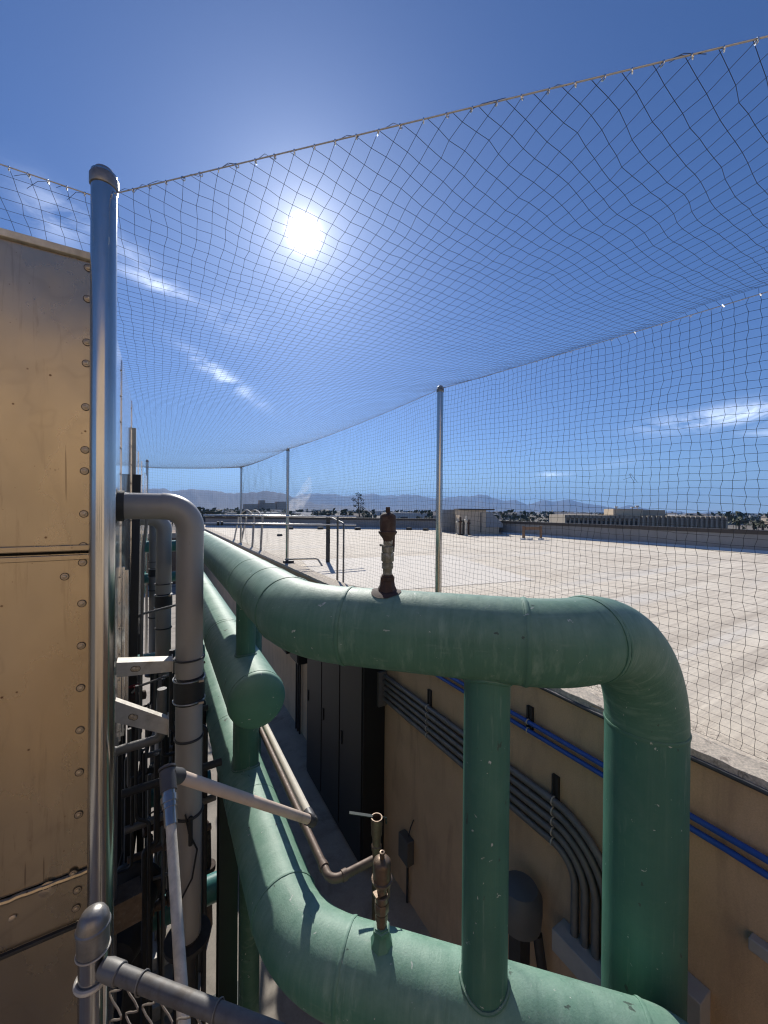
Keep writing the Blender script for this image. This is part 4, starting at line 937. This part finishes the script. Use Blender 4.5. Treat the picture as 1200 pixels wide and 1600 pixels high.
for k in range(14):
    for s_ in (1,):
        q = []
        for i in range(18):
            zig = (1 if i % 2 else -1)*(1 if k % 2 else -1)
            c_ = ra + rd*(.02 + k*pitch + (pitch*.54)*zig*.98) + Vector((0, 0, -.032 - i*pitch*.72)); q.append(c_ + nn_*(.005*zig))
        q2 = []
        for a_, e_ in zip(q[:-1], q[1:]): q2 += [a_.lerp(e_, .10), a_.lerp(e_, .35)+nn_*.001, a_.lerp(e_, .65)-nn_*.001, a_.lerp(e_, .90)]
        b = MB(); b.tube(q2, .0026, 6); b.build('wire', 'wire', fn)
for k in (.115, .36):
    b = MB(); b.torus(ra+rd*k, rd+Vector((0, 0, .15)), .0245, .0022, 24, 6); b.build('tie_wire', 'conduit', fn)

# ------------------------------------------------------------------ things on the alley wall
def on_wall(px, py): return onX(px, py, XW)
# switchgear
cab = thing('electrical_cabinet', 'tall near black switchgear cabinet against the tan wall', 'cabinet', (XW-.17, 5.6, FLOOR))
cy0 = onX(601, 1200, XW).y
b = MB(); b.box(XW-.36, XW-.002, cy0, cy0+2.4, FLOOR+.05, -1.95); b.build('body', 'cabinet', cab, bevel=.008)
for k in range(3):
    b = MB(); b.box(XW-.378, XW-.361, cy0+.03+k*.79, cy0+.78+k*.79, FLOOR+.14, -2.02); d = b.build('door', 'cabinet', cab, bevel=.004)
    b = MB(); b.box(XW-.40, XW-.3785, cy0+.68+k*.79, cy0+.71+k*.79, -3.7, -3.5); b.build('handle', 'black', d, smooth=False)
b = MB(); b.box(XW-.14, XW-.003, cy0-.05, cy0-.001, -2.86, -2.36); b.build('conduit_plate', 'conduit', cab, smooth=False)
for i, (ya_, yb_, za, zb_) in enumerate(((7.65, 8.2, -2.05, -3.2), (8.5, 9.1, -2.05, -3.25), (9.5, 11.2, -2.0, -2.9))):
    lab = ('dark switch box with a pale label beside the tall cabinet', 'second dark switch box with a pale label, farther along', 'mid grey enclosure high on the alley wall beyond the dark boxes')[i]
    q = thing('switch_box', lab, 'electrical box', (XW-.15, ya_, zb_), 'electrical boxes on the alley wall')
    dpt = .42 if i < 2 else .62
    b = MB(); b.box(XW-dpt, XW-.002, ya_, yb_, zb_, za); b.build('body', 'cabinet' if i < 2 else 'cabinet_grey', q, bevel=.006)
    b = MB(); b.box(XW-dpt-.014, XW-dpt-.001, ya_+.03, yb_-.03, zb_+.04, za-.04); d = b.build('door', 'cabinet' if i < 2 else 'cabinet_grey', q, bevel=.004)
    if i < 2:
        b = MB(); b.box(XW-dpt-.018, XW-dpt-.0145, ya_+.12, ya_+.30, zb_+.5, zb_+.78); b.build('label_plate', 'label', d, smooth=False)
        for k in range(3):
            b = MB(); b.tube([(XW-.06, ya_+.12+k*.13, zb_), (XW-.06, ya_+.12+k*.13, FLOOR)], .022, 10); b.build('conduit', 'black', q)
# grey conduits that dive into a gutter box
GY0 = cy0-.02; zs = [-2.415-.085*k for k in range(5)]
yb = onX(905, 1300, XW-.06).y
for k, z in enumerate(zs):
    rad_ = .20+.085*(4-k)
    yend = yb - .30 + .085*k - .0
    q = MB(); pts = path([(XW-.045, GY0, z), (XW-.045, yend, z), (XW-.045, yend, -3.35)], rad_, 10)
    q.tube(pts, .030, 14)
    cd_ = q.build('grey_conduit', 'conduit')
    for yq in (yend+.55+.13*k, yend+1.9+.10*k):
        q = MB(); q.tube([(XW-.045, yq, z), (XW-.045, yq+.09, z)], .0335, 14); q.build('coupling', 'conduit', cd_)
    tag(cd_, ('topmost', 'second from the top', 'middle', 'fourth from the top', 'lowest')[k] + ' of the grey conduits bundled along the tan wall', 'conduit', 'grey conduits bundled on the wall')
gb = thing('gutter_box', 'pale grey gutter box the conduit bundle bends down into', 'electrical box', (XW-.1, yb-.15, -3.5))
b = MB(); b.box(XW-.16, XW-.002, yb-.95, yb+.16, -3.52, -3.345); b.build('body', 'box_grey', gb, bevel=.006)
b = MB(); b.box(XW-.05, XW-.002, yb-.09, yb-.05, FLOOR, -3.521); b.build('drop_conduit', 'conduit', gb, smooth=False)
def strut(label, px, y0p, y1p, zc_=None):
    a, c_ = onX(px, y0p, XW-.02), onX(px, y1p, XW-.02)
    q = thing('strut_channel', label, 'strut', (XW-.02, a.y, c_.z), 'black strut channels on the wall')
    b = MB(); b.box(XW-.022, XW-.001, a.y-.03, a.y+.03, c_.z, a.z); b.box(XW-.030, XW-.0225, a.y-.03, a.y-.012, c_.z, a.z); b.box(XW-.030, XW-.0225, a.y+.012, a.y+.03, c_.z, a.z); b.build('channel', 'black', q, smooth=False)
    b = MB()
    for z in zs:
        if c_.z < z < a.z: b.torus((XW-.045, a.y, z), (0, 1, 0), .033, .006, 16, 6)
    for z in (-1.88, -1.955):
        if c_.z < z < a.z: b.torus((XW-.045, a.y, z), (0, 1, 0), .022, .005, 16, 6)
    if b.v: b.build('clamp', 'strut', q)
strut('left strut channel clamping the grey conduit bundle', 671, 1078, 1152)
strut('strut channel clamping the grey bundle where it starts to bend', 868, 1212, 1318)
strut('short strut channel holding the two blue conduits', 828, 1104, 1140)
for k, z in enumerate((-1.88, -1.955)):
    pts = [(XW-.045, y, z) for y in np.arange(9, .62, -.3)] + ([(XW-.045, .3, z), (XW-.045, -3, z)] if k == 0 else [(XW-.045, .5, z-.015), (XW-.045, .40, z-.05), (XW-.045, .25, z-.14), (XW-.045, .1, z-.27), (XW-.045, -.05, z-.42)])
    q = MB(); q.tube(pts, .019, 12); tag(q.build('blue_conduit', 'blue'), ('upper bright blue conduit running along the tan wall', 'lower bright blue conduit that bends down at the right')[k], 'conduit', 'blue conduits on the wall')
a = on_wall(640, 1322)
q = thing('wall_box', 'small grey junction box low on the tan wall with a thin drop conduit', 'electrical box', (XW-.06, a.y, a.z))
b = MB(); b.box(XW-.11, XW-.002, a.y-.11, a.y+.11, a.z-.16, a.z+.16); b.build('body', 'cabinet_grey', q, bevel=.008)
b = MB(); b.tube([(XW-.03, a.y, a.z-.16), (XW-.03, a.y, FLOOR)], .016, 8); b.tube([(XW-.03, a.y-.02, a.z+.16), (XW-.03, a.y-.06, a.z+.30), (XW-.01, a.y-.10, a.z+.42)], .008, 6); b.build('drop_conduit', 'dark_steel', q)
a = onX(812, 1415, XW-.25)
q = thing('vent_cowl', 'dark round tank shape on a stand beside the upright green pipe', 'tank', (a.x, a.y, FLOOR))
b = MB(); b.lathe([(.02, -.17), (.12, -.165), (.17, -.12), (.18, -.02), (.18, .10), (.14, .17), (.05, .20)], (a.x, a.y, a.z), n=28); b.build('drum', 'cabinet_grey', q)
b = MB(); b.box(a.x-.06, a.x+.06, a.y-.06, a.y+.06, FLOOR, a.z-.165); b.tube([(a.x+.1, a.y-.1, a.z-.2), (a.x+.12, a.y-.14, a.z-.5), (a.x+.1, a.y-.2, FLOOR)], .04, 10); b.build('stand', 'dark_steel', q)
a = on_wall(1080, 1545)
q = MB(); q.box(XW-.14, XW-.002, a.y-.10, a.y+.12, a.z-.16, a.z+.10); tag(q.build('wall_box', 'box_grey', bevel=.006), 'pale box low on the wall peeping out right of the drop pipe', 'electrical box')
a = on_wall(1194, 1478)
q = MB(); q.box(XW-.06, XW-.002, a.y-.08, a.y+.05, a.z-.035, a.z+.035); tag(q.build('wall_bracket', 'box_grey', bevel=.006), 'small grey bracket on the tan wall at the right edge of the picture', 'bracket')

# ------------------------------------------------------------------ guardrail and ladder at the roof edge
yg = P3.y
gr = thing('guardrail', 'double galvanised guardrail clamped across the net post over the alley', 'railing', (2.8, yg, ROOF))
for py in (806.5, 819.0):
    a, c_ = onY(318, py-1.0, yg-.06), onY(556, py+.8, yg-.06)
    b = MB(); b.tube([a, c_], .030 if py < 810 else .024, 14); b.build('rail', 'galv', gr)
a = onY(514, 806, yg-.06); b = MB(); b.bar((a.x, yg, ROOF), (a.x, yg, a.z+.06), .11, .05); b.build('rail_post', 'dark_steel', gr, smooth=False)
a = onY(344, 818, yg-.1); b = MB(); b.tube([(a.x-.07, yg-.06, a.z), (a.x-.02, yg-.06, a.z)], .05, 12); b.tube([(a.x+.02, yg-.06, a.z), (a.x+.07, yg-.06, a.z)], .05, 12); b.build('coupling', 'rubber', gr)
gb0 = onZ(533, 912, ROOF); gb1 = onZ(529, 909, ROOF)
hz = (806-797)/F*-8.1
q = thing('grab_rail', 'slim upright grab rail with two bars standing on the roof near the guardrail end', 'railing', (gb0.x, gb0.y, ROOF))
tp = P(538, 818, 8.05)
b = MB(); b.tube(path([(gb0.x+.05, gb0.y, ROOF), (gb0.x+.05, gb0.y, tp.z), (gb0.x+.45, gb0.y+1.6, tp.z+.08)], .12), .019, 12); b.build('bar', 'conduit', q)
b = MB(); b.tube([(gb1.x-.03, gb1.y, ROOF), (gb1.x-.03, gb1.y, tp.z+.14)], .022, 12); b.build('bar', 'conduit', q)
la = thing('roof_ladder', 'roof access ladder tops, two slanted stiles and two upright hoops', 'ladder', (XN, 14.5, ROOF))
def at_y(px, py): return onX(px, py, XN+.05)
for (x0, y0_, x1, y1_) in ((365, 848, 373, 808), (375, 853, 385, 809), (394, 859, 397, 808), (407, 868, 410, 808)):
    a = at_y(x0, y0_); c_ = P(x1, y1_, a.dot(f0)); b = MB(); b.tube([a, c_], .040, 12); b.build('stile', 'strut', la)
for (xa, xb_) in ((373, 397), (385, 410)):
    a = at_y(394, 859); d0 = a.dot(f0); b = MB(); b.tube([P(xa + (xb_-xa)*k/10, 808-11*math.sin(math.pi*k/10), d0+1-k*.1) for k in range(11)], .030, 10); b.build('hoop', 'strut', la)
a = onZ(448, 884, ROOF); q = thing('roof_pipe', 'short bent pipe loop lying on the roof at the foot of a net post', 'pipe', (a.x, a.y, ROOF))
b = MB(); b.tube(path([(XN-.1, a.y, ROOF+.18), (XN+.75, a.y-.25, ROOF+.18), (XN+.80, a.y-.5, ROOF+.0)], .12), .026, 12); b.build('tube', 'galv_dull', q)
b = MB(); b.box(XN-.12, XN+.12, a.y-.12, a.y+.12, ROOF+.0, ROOF+.14); b.build('foot', 'dark_steel', q, smooth=False)

# ------------------------------------------------------------------ far side of the roof
def roof_at(px, py): return onZ(px, py, ROOF)
a = roof_at(718, 834); c_ = a + Vector((rv.x, rv.y, 0))
hut = thing('roof_hut', 'beige sheet metal plant hut with dark flat roof on the far roof side', 'hut', (a.x, a.y, ROOF))
ex = Vector((c_.x-a.x, c_.y-a.y, 0)).normalized(); ey = Vector((-ex.y, ex.x, 0)); W_ = 1.78; Hh = 1.60
o_ = Vector((a.x, a.y, ROOF))
b = MB(); b.prism([o_, o_+ex*W_, o_+ex*W_+ey*1.6, o_+ey*1.6], (0, 0, Hh)); b.build('wall', 'hut', hut, smooth=False)
b = MB(); b.prism([o_+ex*W_+Vector((0, 0, .45)), o_+ex*(W_+1.15)+Vector((0, 0, .45)), o_+ex*(W_+1.15)+Vector((0, 0, .70)), o_+ex*(W_+.30)+Vector((0, 0, Hh-.1)), o_+ex*W_+Vector((0, 0, Hh-.1))], ey*1.5); b.build('sloped_hood', 'hut_grey', hut, smooth=False)
b = MB(); b.prism([o_+ex*(W_+.003)+ey*.05+Vector((0, 0, 0)), o_+ex*(W_+.9)+ey*.05, o_+ex*(W_+.9)+ey*.05+Vector((0, 0, .44)), o_+ex*(W_+.003)+ey*.05+Vector((0, 0, .44))], ey*1.3); b.build('plinth', 'hut', hut, smooth=False)
b = MB(); b.prism([o_-ex*.1-ey*.1+Vector((0, 0, Hh+.002)), o_+ex*(W_+.55)-ey*.1+Vector((0, 0, Hh+.002)), o_+ex*(W_+.55)+ey*1.7+Vector((0, 0, Hh+.002)), o_-ex*.1+ey*1.7+Vector((0, 0, Hh+.002))], (0, 0, .1)); b.build('roof', 'hut_roof', hut, smooth=False)
b = MB(); b.prism([o_+ex*1.40-ey*.012+Vector((0, 0, .1)), o_+ex*1.46-ey*.012+Vector((0, 0, .1)), o_+ex*1.46-ey*.012+Vector((0, 0, 1.45)), o_+ex*1.40-ey*.012+Vector((0, 0, 1.45))], -ey*.02); b.build('door_post', 'hut_roof', hut, smooth=False)
a, c_ = roof_at(689, 831.5), roof_at(719, 831.5)
q = MB(); q.prism([(a.x, a.y, ROOF), (c_.x, c_.y, ROOF), (c_.x+.3, c_.y+.5, ROOF), (a.x+.3, a.y+.5, ROOF)], (0, 0, 1.62)); tag(q.build('screen_wall', 'hut_grey', smooth=False), 'blue grey sheet metal screen left of the beige hut', 'screen')
ps = thing('pipe_stand', 'cluster of upright pipes and valves in front of the beige hut', 'pipework', roof_at(724, 836))
for i, (px, py, h) in enumerate(((715, 835, 1.05), (719, 836, 1.15), (724, 836, .95), (728, 837, 1.25), (732, 836, 1.0))):
    a = roof_at(px, py); b = MB(); b.tube([a, a+Vector((0, 0, h))], .07, 10); b.lathe([(.14, 0), (.14, .06), (.08, .07)], a, n=10); b.lathe([(.08, h*.7), (.12, h*.72), (.12, h*.8), (.08, h*.82)], a, n=10); b.build('upright', ('galv_dull', 'rust', 'dark_steel')[i % 3], ps)
a, c_ = roof_at(713, 831), roof_at(733, 832)
b = MB(); b.tube([a+Vector((0, 0, 1.0)), c_+Vector((0, 0, 1.0))], .05, 8); b.build('crosspiece', 'galv_dull', ps)
ba = thing('sawhorse_rail', 'low timber rail on white feet standing on the roof', 'barrier', roof_at(830, 842))
a, c_ = roof_at(818, 843), roof_at(845, 843)
b = MB(); b.bar(a+Vector((0, 0, .62)), c_+Vector((0, 0, .62)), .08, .16); b.build('beam', 'wood', ba, smooth=False)
for q_ in (a, c_):
    b = MB(); b.bar(q_+Vector((0, 0, .05)), q_+Vector((0, 0, .75)), .10, .10); b.build('leg', 'wood', ba, smooth=False)
for q_ in (a, c_, a.lerp(c_, .38)):
    b = MB(); b.bar(q_+Vector((-.25, -.1, .04)), q_+Vector((.25, .1, .04)), .16, .08); b.build('foot', 'white', ba, smooth=False)
a, c_ = roof_at(737, 829.5), roof_at(818, 834)
q = thing('roof_duct', 'long low duct lying between the hut and the timber rail', 'duct', a)
b = MB(); b.bar(a+Vector((0, 0, .22)), c_+Vector((0, 0, .22)), .3, .2); b.build('duct', 'hut', q, smooth=False)
for k in range(5):
    p_ = Vector(a).lerp(Vector(c_), .08+.2*k); b = MB(); b.bar(p_+Vector((0, 0, 0)), p_+Vector((0, 0, .12)), .2, .12); b.build('sleeper', 'wood', q, smooth=False)
for i, (px, py) in enumerate(((453, 827), (500, 827), (638, 828), (558, 828), (664, 829))):
    a = roof_at(px, py); b = MB(); b.box(a.x-.22, a.x+.22, a.y-.18, a.y-.0, ROOF, ROOF+.18); b.box(a.x-.15, a.x+.15, a.y-.181, a.y-.19, ROOF+.03, ROOF+.12)
    tag(b.build('roof_scupper', 'black', smooth=False), 'black drain block under the far parapet, ' + ('just right of the second net post', 'left of the grab rail', 'right of the rusty vent', 'between grab rail and rusty vent', 'nearest the tall net post behind the vent')[i], 'drain', 'drain blocks at the far parapet')
a = roof_at(1112, 853); b = MB(); b.box(a.x-.25, a.x+.1, a.y-.4, a.y+.4, ROOF, ROOF+.2); b.box(a.x-.30, a.x-.2505, a.y-.3, a.y+.3, ROOF+.03, ROOF+.12); tag(b.build('roof_scupper', 'black', smooth=False), 'black drain block at the foot of the right hand parapet', 'drain')
a = roof_at(437, 837.5); b = MB(); b.lathe([(.16, 0), (.17, .05), (.13, .12), (.03, .15)], (a.x, a.y, ROOF), n=12); tag(b.build('roof_drain', 'dark_steel'), 'small dark domed drain alone on the pale roof', 'drain')
a = roof_at(646, 822.5); b = MB(); b.box(a.x-1.5, a.x+1.5, a.y-.5, a.y+.5, ROOF, ROOF+.42); b.box(a.x-1.6, a.x+1.6, a.y-.6, a.y+.6, ROOF+.421, ROOF+.47); tag(b.build('skylight', 'hut_grey', smooth=False), 'low grey roof hatch near the far parapet behind the rusty vent', 'hatch')
a = roof_at(375, 838)
# far left: low tan wall and gravel roof past the alley
q = thing('low_building', 'low brown block building past the end of the alley', 'building', (-2, 34, GROUND))
b = MB(); b.box(-9, 3.4, 31, 42, GROUND, -2.1); b.build('wall', 'wood', q, smooth=False)
b = MB(); b.box(-9.1, 3.5, 30.9, 31.2, -2.099, -1.75); b.build('parapet', 'hut', q, smooth=False)

# ------------------------------------------------------------------ town beyond
def ribbed(px0, px1, ytop, depth):
    a, c_ = P(px0, ytop, depth), P(px1, ytop+4.0, depth*.93)
    t = thing('ribbed_building', 'long low tan building with upright concrete ribs beyond the parapet', 'building', (a.x, a.y, GROUND))
    a.z = c_.z = max(a.z, c_.z); ex = (c_-a).normalized(); L = (c_-a).length; ey = Vector((-ex.y, ex.x, 0)); up = Vector((0, 0, 1)); H = a.z-GROUND
    g0_ = Vector((a.x, a.y, GROUND))
    b = MB(); b.prism([g0_+ey*.8, g0_+ex*L+ey*.8, g0_+ex*L+ey*22, g0_+ey*22], (0, 0, H-.02)); b.build('wall', 'ribbed', t, smooth=False)
    b = MB(); b.prism([g0_-ex*.2+up*(H-.9), g0_+ex*(L*.47)+up*(H-.9), g0_+ex*(L*.47)+ey*1+up*(H-.9), g0_-ex*.2+ey*1+up*(H-.9)], (0, 0, .9)); b.build('fascia', 'ribbed', t, smooth=False)
    n_ = 34; me = None
    for k in range(n_+1):
        p_ = g0_+ex*(L*k/n_)
        if me is None:
            b = MB(); b.prism([p_-ex*.22, p_+ex*.22, p_+ex*.22+ey*.78, p_-ex*.22+ey*.78], (0, 0, H-.03)); r_ = b.build('rib', 'ribbed', t, smooth=False); me = r_.data
        else:
            o = bpy.data.objects.new('rib', me); COL.objects.link(o); o.parent = t; o.location = ex*(L*k/n_)
    me = None
    for k in range(n_):
        if k > 15: break
        p_ = g0_+ex*(L*(k+.5)/n_)
        b = MB(); b.prism([p_-ex*.42+ey*.72+up*(H-3.4), p_+ex*.42+ey*.72+up*(H-3.4), p_+ex*.42+ey*.79+up*(H-3.4), p_-ex*.42+ey*.79+up*(H-3.4)], (0, 0, 1.7)); b.build('window', 'ribbed_dark', t, smooth=False)
    return t, a, ex, ey, L, H
rbt, ra_, ex_, ey_, L_, H_ = ribbed(884, 1136, 804.5, 118)
pth = thing('roof_penthouse', 'sandy penthouse block on top of the ribbed building', 'building', (ra_.x, ra_.y, ra_.z))
q0 = ra_+ex_*(L_*.36)+ey_*6; b = MB(); b.prism([q0, q0+ex_*8.4, q0+ex_*8.4+ey_*8, q0+ey_*8], (0, 0, 2.0)); b.build('wall', 'sand', pth, smooth=False)
q1 = q0+ex_*8.45+ey_*1; b = MB(); b.prism([q1, q1+ex_*6.6, q1+ex_*6.6+ey_*7, q1+ey_*7], (0, 0, 1.75)); b.build('annex', 'ribbed', pth, smooth=False)
for i, (s_, h_) in enumerate(((1.6, .8), (6.3, .6), (7.6, 1.1))):
    q_ = q0+ex_*s_+ey_*2+Vector((0, 0, 2.0)); b = MB(); b.lathe([(.1, 0), (.1, h_*.5), (.6, h_*.6), (.5, h_), (.05, h_*1.05)], q_, n=10); b.build('roof_vent', 'galv_dull', pth)

# town blocks and houses
house_src = {}
def house(i, w_, d_, h_, style):
    t = thing('town_house', ('off white', 'dusty brown', 'grey brown', 'sandy', 'dark brown', 'white', 'long off white', 'squat brown')[i] + (' pitched roof house' if style else ' flat roofed block') + ' in the hazy town below the mountains', 'house', (0, 0, GROUND), 'houses of the distant town')
    b = MB(); b.box(-w_/2, w_/2, -d_/2, d_/2, GROUND, GROUND+h_); b.build('wall', 'town%d' % (i % 6), t, smooth=False)
    b = MB()
    if style:
        z = GROUND+h_+.01; b.prism([(-w_/2-.4, -d_/2-.4, z), (-w_/2-.4, d_/2+.4, z), (-w_/2-.4, 0, z+h_*.45)], (w_+.8, 0, 0)); b.build('roof', 'town%d' % ((i*2+2) % 6), t, smooth=False)
    else:
        b.box(-w_/2-.2, w_/2+.2, -d_/2-.2, d_/2+.2, GROUND+h_+.005, GROUND+h_+.5); b.build('roof', 'town%d' % ((5, 0, 3)[i % 3]), t, smooth=False)
    b = MB()
    for k in range(3): b.box(-w_/2+w_*(.15+.3*k), -w_/2+w_*(.27+.3*k), -d_/2-.06, -d_/2-.01, GROUND+1, GROUND+h_*.72)
    b.build('window', 'ribbed_dark', t, smooth=False)
    return t
srcs = [house(i, rnd.uniform(10, 18) if i % 2 else rnd.uniform(20, 44), rnd.uniform(9, 16), rnd.uniform(3.6, 6.5) if i % 2 else rnd.uniform(4.5, 8.0), i % 2) for i in range(8)]
used = set()
for k in range(170):
    px = rnd.uniform(200, 1290); d_ = 230*(2600/230)**(rnd.random()**.8)
    if 860 < px < 1150 and d_ < 300: continue
    v = ray(px, 800); pos = Vector((v.x*d_, v.y*d_, GROUND)); s = k % 8
    if s not in used: o = srcs[s]; used.add(s); o.location = pos; o.rotation_euler = (0, 0, rnd.uniform(-.9, .2))
    else: copy_tree(srcs[s], pos, rot=rnd.uniform(-.9, .2))
    if k == 3: pass
# tower block and small hospital-like group left of the smoke
q = thing('town_block', 'pale multi storey block with a stepped top in the town left of the smoke', 'building', P(418, 800, 620))
v = ray(418, 800)*620
for (dx_, w_, h_) in ((-26, 22, 17), (0, 26, 19), (24, 18, 21), (-8, 8, 23)):
    b = MB(); c_ = Vector((v.x, v.y, 0)) + rv*dx_; b.prism([c_+rv*(-w_/2)+Vector((0, 0, GROUND)), c_+rv*(w_/2)+Vector((0, 0, GROUND)), c_+rv*(w_/2)+Vector((0, 14, GROUND)), c_+rv*(-w_/2)+Vector((0, 14, GROUND))], (0, 0, h_)); b.build('wing', 'town3', q, smooth=False)
# trees of the town as one mass of leaf clumps
def leaf_cloud(b, c, rx, rz, n_, s, rng):
    for _ in range(n_):
        while True:
            u_ = [rng.uniform(-1, 1) for _ in range(3)]
            if .15 < sum(q*q for q in u_) < 1: break
        p_ = Vector((c[0]+u_[0]*rx, c[1]+u_[1]*rx, c[2]+u_[2]*rz)); a_ = Vector((rng.gauss(0, 1), rng.gauss(0, 1), rng.gauss(0, 1))).normalized(); e_ = a_.orthogonal().normalized(); g_ = a_.cross(e_); k_ = s*rng.uniform(.6, 1.3)
        b.add([p_-e_*k_, p_+g_*k_*.6, p_+e_*k_, p_-g_*k_*.6], [(0, 1, 2, 3)])
b = MB()
for k in range(1100):
    px = rnd.uniform(190, 1320); d_ = 190*(3200/190)**rnd.random()
    if 860 < px < 1150 and d_ < 260: continue
    v = ray(px, 800)*d_; h_ = rnd.uniform(4.5, 10.0); r_ = h_*rnd.uniform(.3, .55)
    leaf_cloud(b, (v.x, v.y, GROUND+h_*.6), r_, h_*.42, 20, r_*.42, rnd)
    b.box(v.x-.15, v.x+.15, v.y-.15, v.y+.15, GROUND, GROUND+h_*.5)
b.build('treeline', 'leaf', kind='stuff', smooth=False)
# the one tree that stands up above the town
v = ray(560, 800)*150; t = thing('tall_tree', 'single tall loose leaved tree rising above the town left of the rusty vent', 'tree', (v.x, v.y, GROUND))
zt2 = P(560, 768, 150).z
b = MB(); b.tube([(v.x+1, v.y, GROUND), (v.x+.6, v.y, -3), (v.x, v.y, 0), (v.x-.3, v.y, zt2-1.5)], [.4, .32, .2, .06], 8)
cl_ = [(-.5, 0, zt2-1.0, .9), (.9, .3, zt2-1.4, .7), (-2.2, 0, zt2-3.0, .8), (-1.2, .4, zt2-3.6, 1.0), (1.6, -.3, zt2-3.2, .9), (.4, 0, zt2-2.7, .9), (1.9, 0, zt2-4.7, 1.1), (-.4, .2, zt2-5.0, 1.1), (1.0, -.2, zt2-6.0, 1.2), (2.0, .2, zt2-6.6, 1.1), (-1.6, 0, zt2-5.6, .7), (.6, 0, zt2-7.6, 1.6), (2.2, 0, zt2-8.2, 1.4)]
for x, y, z, r_ in cl_: b.tube([(v.x+.1, v.y, z-1.6), (v.x+x*.6, v.y+y, z-.5), (v.x+x, v.y+y, z)], [.09, .06, .03], 5)
b.build('trunk', 'bark', t)
b = MB()
for x, y, z, r_ in cl_: leaf_cloud(b, (v.x+x, v.y+y, z), r_, r_*.75, 46, .22, rnd)
b.build('crown', 'leaf', t, smooth=False)
# palms and bushes by the ribbed building
for i, (px, d_, ytop, lab) in enumerate(((1155, 92, 808, 'palm tree just right of the ribbed building'), (1178, 84, 813, 'middle palm of the clump right of the ribbed building'), (1192, 80, 811, 'palm at the right edge of the picture beyond the parapet'))):
    v = ray(px, 800)*d_; zt2 = P(px, ytop, d_).z; t = thing('palm_tree', lab, 'palm', (v.x, v.y, GROUND), 'palms beyond the parapet')
    b = MB(); b.tube([(v.x, v.y, GROUND), (v.x+.1, v.y, zt2-.8)], .2, 8); b.build('trunk', 'bark', t)
    b = MB()
    for k in range(26):
        a_ = rnd.uniform(0, 6.28); L = rnd.uniform(1.2, 1.9); el = rnd.uniform(-.2, 1.2); pts = [Vector((v.x+.1, v.y, zt2-.9)) + Vector((math.cos(a_)*math.cos(el)*L*s, math.sin(a_)*math.cos(el)*L*s, math.sin(el)*L*s-.9*s*s)) for s in (0, .4, .75, 1)]
        sd2 = Vector((-math.sin(a_), math.cos(a_), 0))*.17
        for p_, q_ in zip(pts[:-1], pts[1:]): b.add([p_-sd2, q_-sd2*.8, q_+sd2*.8, p_+sd2], [(0, 1, 2, 3)])
    b.build('crown', 'leaf', t, smooth=False)

# ------------------------------------------------------------------ smoke and the hazy air
def volume_mat(name, dens, col, noise=False):
    mt = bpy.data.materials.new(name); mt.use_nodes = True; n, l = mt.node_tree.nodes, mt.node_tree.links; n.clear()
    o = n.new('ShaderNodeOutputMaterial'); v = n.new('ShaderNodeVolumePrincipled'); v.inputs['Color'].default_value = (*col, 1); v.inputs['Density'].default_value = dens; v.inputs['Anisotropy'].default_value = .55 if noise else .1; l.new(v.outputs[0], o.inputs['Volume'])
    if noise:
        t = n.new('ShaderNodeTexCoord'); x = n.new('ShaderNodeTexNoise'); x.inputs['Scale'].default_value = .045; x.inputs['Detail'].default_value = 5; x.inputs['Roughness'].default_value = .6
        l.new(t.outputs['Object'], x.inputs['Vector']); q = n.new('ShaderNodeMapRange'); q.inputs[1].default_value = .44; q.inputs[2].default_value = .72; q.inputs[3].default_value = 0; q.inputs[4].default_value = dens; l.new(x.outputs[0], q.inputs[0]); l.new(q.outputs[0], v.inputs['Density'])
    return mt
M['haze'] = volume_mat('hazy_air', .000105, (.26, .52, 1.0))
hb = MB(); hb.box(-12510, 12510, -12510, 12510, GROUND-1.5, 560); hz_ = hb.build('haze', 'haze', smooth=False, kind='stuff')
M['smoke'] = volume_mat('white_smoke', .040, (.95, .96, 1.0), True)
sb = MB(); Ds = 900
pts = [P(438, 806, Ds), P(452, 796, Ds), P(466, 786, Ds), P(476, 772, Ds), P(481, 758, Ds), P(484, 745, Ds)]
sb.tube(pts, [8, 15, 17, 15, 12, 3], 16); sb.build('smoke', 'smoke', kind='stuff')
